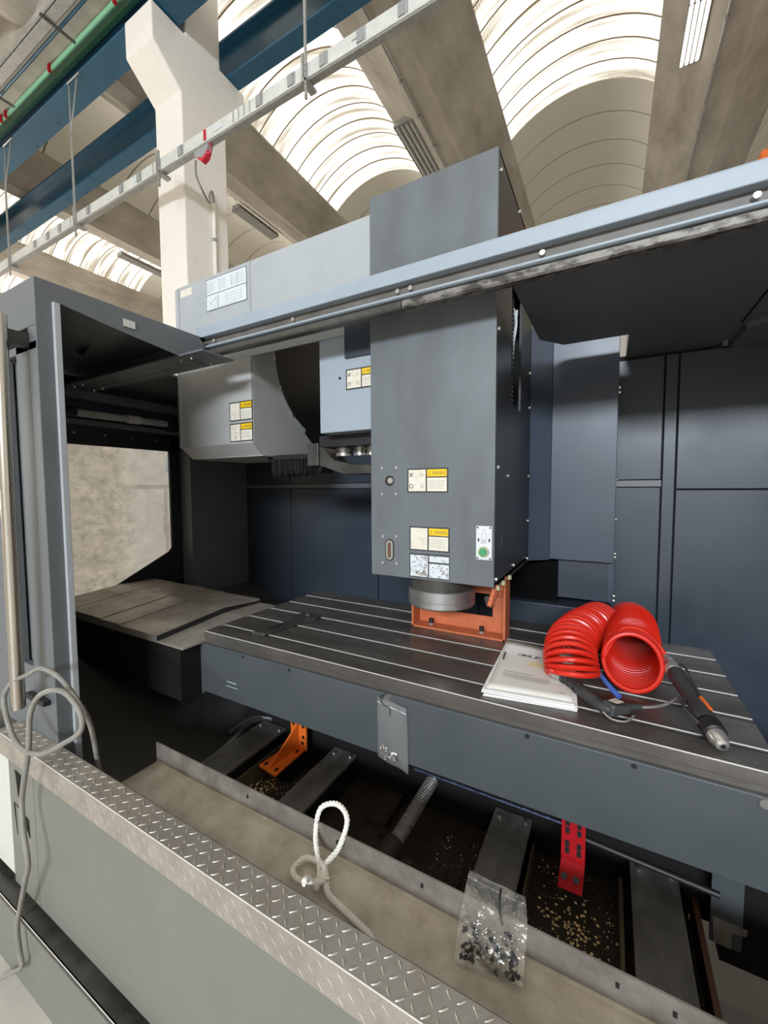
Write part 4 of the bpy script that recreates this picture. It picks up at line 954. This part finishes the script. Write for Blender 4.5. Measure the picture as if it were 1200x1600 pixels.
# ================================================================== BAGS OF SMALL PARTS
b1 = thing('parts_bag', 'small clear bag of washers hanging from the apron bolt', 'plastic bag', (-.55, 1.03, .87))
vs = []; nn = 12
for i in range(nn+1):
    for j in range(nn+1):
        s = i/nn; t = j/nn; x = -.598+.098*s+.006*t*s; z = .972-.012*s-(.190+.008*s)*t
        vs.append((x, 1.034-.010*math.sin(PI*s)*math.sin(PI*min(1, t*1.05))**.6-.002*math.sin(9*s+5*t), z))
bo = MB().add(vs, [(i*(nn+1)+j, (i+1)*(nn+1)+j, (i+1)*(nn+1)+j+1, i*(nn+1)+j+1) for i in range(nn) for j in range(nn)]).build('bag', mat('hazy_bag', (.30, .30, .29), .35, alpha=.34), b1, smooth=True)
sm = bo.modifiers.new('s', 'SOLIDIFY'); sm.thickness = .0008
MB().tube([(-.597, 1.032, .955), (-.50, 1.030, .943)], .0014, 6).build('zip_seal', stickb, b1)
MB().tube(spline([(-.567, 1.035, .985), (-.585, 1.028, .975), (-.575, 1.026, .955), (-.555, 1.027, .95), (-.55, 1.024, .93)], 5), .0014, 6).build('cable_tie', black, b1, smooth=True)
random.seed(8)
for i in range(9):
    x = random.uniform(-.585, -.505); z = .786+random.random()*.030*(1-(x+.59)*4)+.004; r = random.uniform(.005, .0095)
    d = V((random.uniform(-.6, .6), -1, random.uniform(-.5, .5))).normalized(); p = V((x, 1.0295, z))
    w = MB(); w.tube([p+(d.orthogonal().normalized()*math.cos(2*PI*k/14)+d.cross(d.orthogonal().normalized())*math.sin(2*PI*k/14))*r for k in range(15)], r*.38, 6)
    w.build('washer', bolt_m, b1, smooth=True)
b2 = thing('parts_bag', 'clear zip bag of black screws hanging over the tray lip', 'plastic bag', (-.165, .74, .73))
def bagsurf(s, t, side):
    # s across, t from top (over the lip) down to the tray
    top = V((-.232+.118*s, .800-.004*s, .768)); 
    P = [V((-.236+.112*s, .790, .800-.004*s)), V((-.234+.120*s, .752, .790)), V((-.236+.124*s, .715, .755)), V((-.228+.118*s, .672+.018*s, .728))]
    f = t*3; k = min(2, int(f)); p = P[k].lerp(P[k+1], f-k)
    bulge = .011*math.sin(PI*s)*max(0, math.sin(PI*min(1, max(0, (t-.3)/.75))))
    n = V((0, -.45, .9)); return p+n*(bulge*(1 if side else .0)+.0015*math.sin(13*s+9*t)+.002*math.sin(7*t-5*s)+(.001 if side else 0))
for side in (0, 1):
    vs = [bagsurf(i/16, j/20, side) for i in range(17) for j in range(21)]
    MB().add(vs, [(i*21+j, (i+1)*21+j, (i+1)*21+j+1, i*21+j+1) for i in range(16) for j in range(20)]).build('bag_film', bag_m, b2, smooth=True)
MB().tube([bagsurf(i/10, .12, 1) for i in range(11)], .0013, 6).build('zip_seal', bag_m, b2)
MB().tube(spline([(-.168, .775, .806), (-.166, .752, .800), (-.160, .740, .780), (-.155, .735, .775)], 4), .002, 6).build('cable_tie', black, b2, smooth=True)
random.seed(9); sc = MB(); N_ = 75
for i in range(N_):
    s = random.uniform(.1, .92); t = min(.97, random.gauss(.80, .10)); p = bagsurf(s, t, 1)*.55+bagsurf(s, t, 0)*.45+V((0, 0, .003))
    d = V((random.uniform(-1, 1), random.uniform(-1, 1), random.uniform(-.3, .3))).normalized()*random.uniform(.006, .011)
    sc.mat(0 if random.random() < .72 else 1); sc.cyl(p-d*.5, p+d*.3, .0022, n=6); sc.cyl(p+d*.3, p+d*.6, .004, n=7)
sc.build('screws', [blackp, bolt_m], b2, smooth=True, kind='stuff')

# ================================================================== ROPE
def rope(path, r, name, label):
    C = spline(path, 14); n = len(C); t = thing(name, label, 'rope', tuple(C[0])); u = None; fr = []
    for i in range(n):
        d = (C[min(i+1, n-1)]-C[max(0, i-1)]).normalized()
        u = d.orthogonal().normalized() if u is None else (u-d*u.dot(d)).normalized(); fr.append((u, d.cross(u)))
    s = 0; arc_ = [0]
    for i in range(1, n): s += (C[i]-C[i-1]).length; arc_.append(s)
    for k in range(3):
        pts = [C[i]+(fr[i][0]*math.cos(2*PI*(arc_[i]/.026+k/3))+fr[i][1]*math.sin(2*PI*(arc_[i]/.026+k/3)))*r*.60 for i in range(n)]
        MB().tube(pts, r*.50, 7).build('strand', ropem, t, smooth=True)
zr = .7315
rope([(-.515, .592, .812), (-.521, .612, .800), (-.526, .640, .750), (-.545, .680, .742), (-.60, .735, .760), (-.612, .770, .80), (-.575, .790, .812), (-.535, .775, .80), (-.53, .735, .765), (-.540, .70, .750), (-.530, .672, .748),
      (-.515, .665, .756), (-.535, .652, .750), (-.575, .645, .742), (-.605, .66, .738), (-.60, .695, .738), (-.565, .70, .742), (-.535, .685, .752), (-.515, .664, .748), (-.500, .652, .740), (-.47, .650, zr), (-.43, .642, zr), (-.385, .632, zr), (-.362, .612, .735), (-.352, .598, .745)], .0062,
     'knotted_rope', 'white twisted rope knotted in loops on the chip tray')

# ================================================================== GREY CABLE
cbp = spline([(-1.70, .455, .012), (-1.62, .468, .075), (-1.555, .478, .125), (-1.560, .478, .17), (-1.568, .478, .25), (-1.53, .478, .345), (-1.455, .468, .47), (-1.425, .466, .535), (-1.455, .47, .62), (-1.468, .475, .70), (-1.412, .470, .82), (-1.385, .470, .90), (-1.365, .470, .99), (-1.31, .475, 1.055), (-1.225, .49, 1.078), (-1.165, .50, 1.035), (-1.165, .50, .985), (-1.235, .49, .935), (-1.33, .475, .885), (-1.45, .47, .872), (-1.55, .48, .91), (-1.60, .49, .97), (-1.56, .50, 1.02), (-1.50, .515, 1.05), (-1.42, .52, 1.085), (-1.33, .53, 1.07), (-1.28, .55, 1.0), (-1.30, .58, .93), (-1.33, .605, .84), (-1.335, .62, .70)], 8)
cbo = MB().tube(cbp, .0068, 10).build('power_cable', ceram, smooth=True)
tag(cbo, 'thick grey power cable looped over the left end of the sill', 'cable')
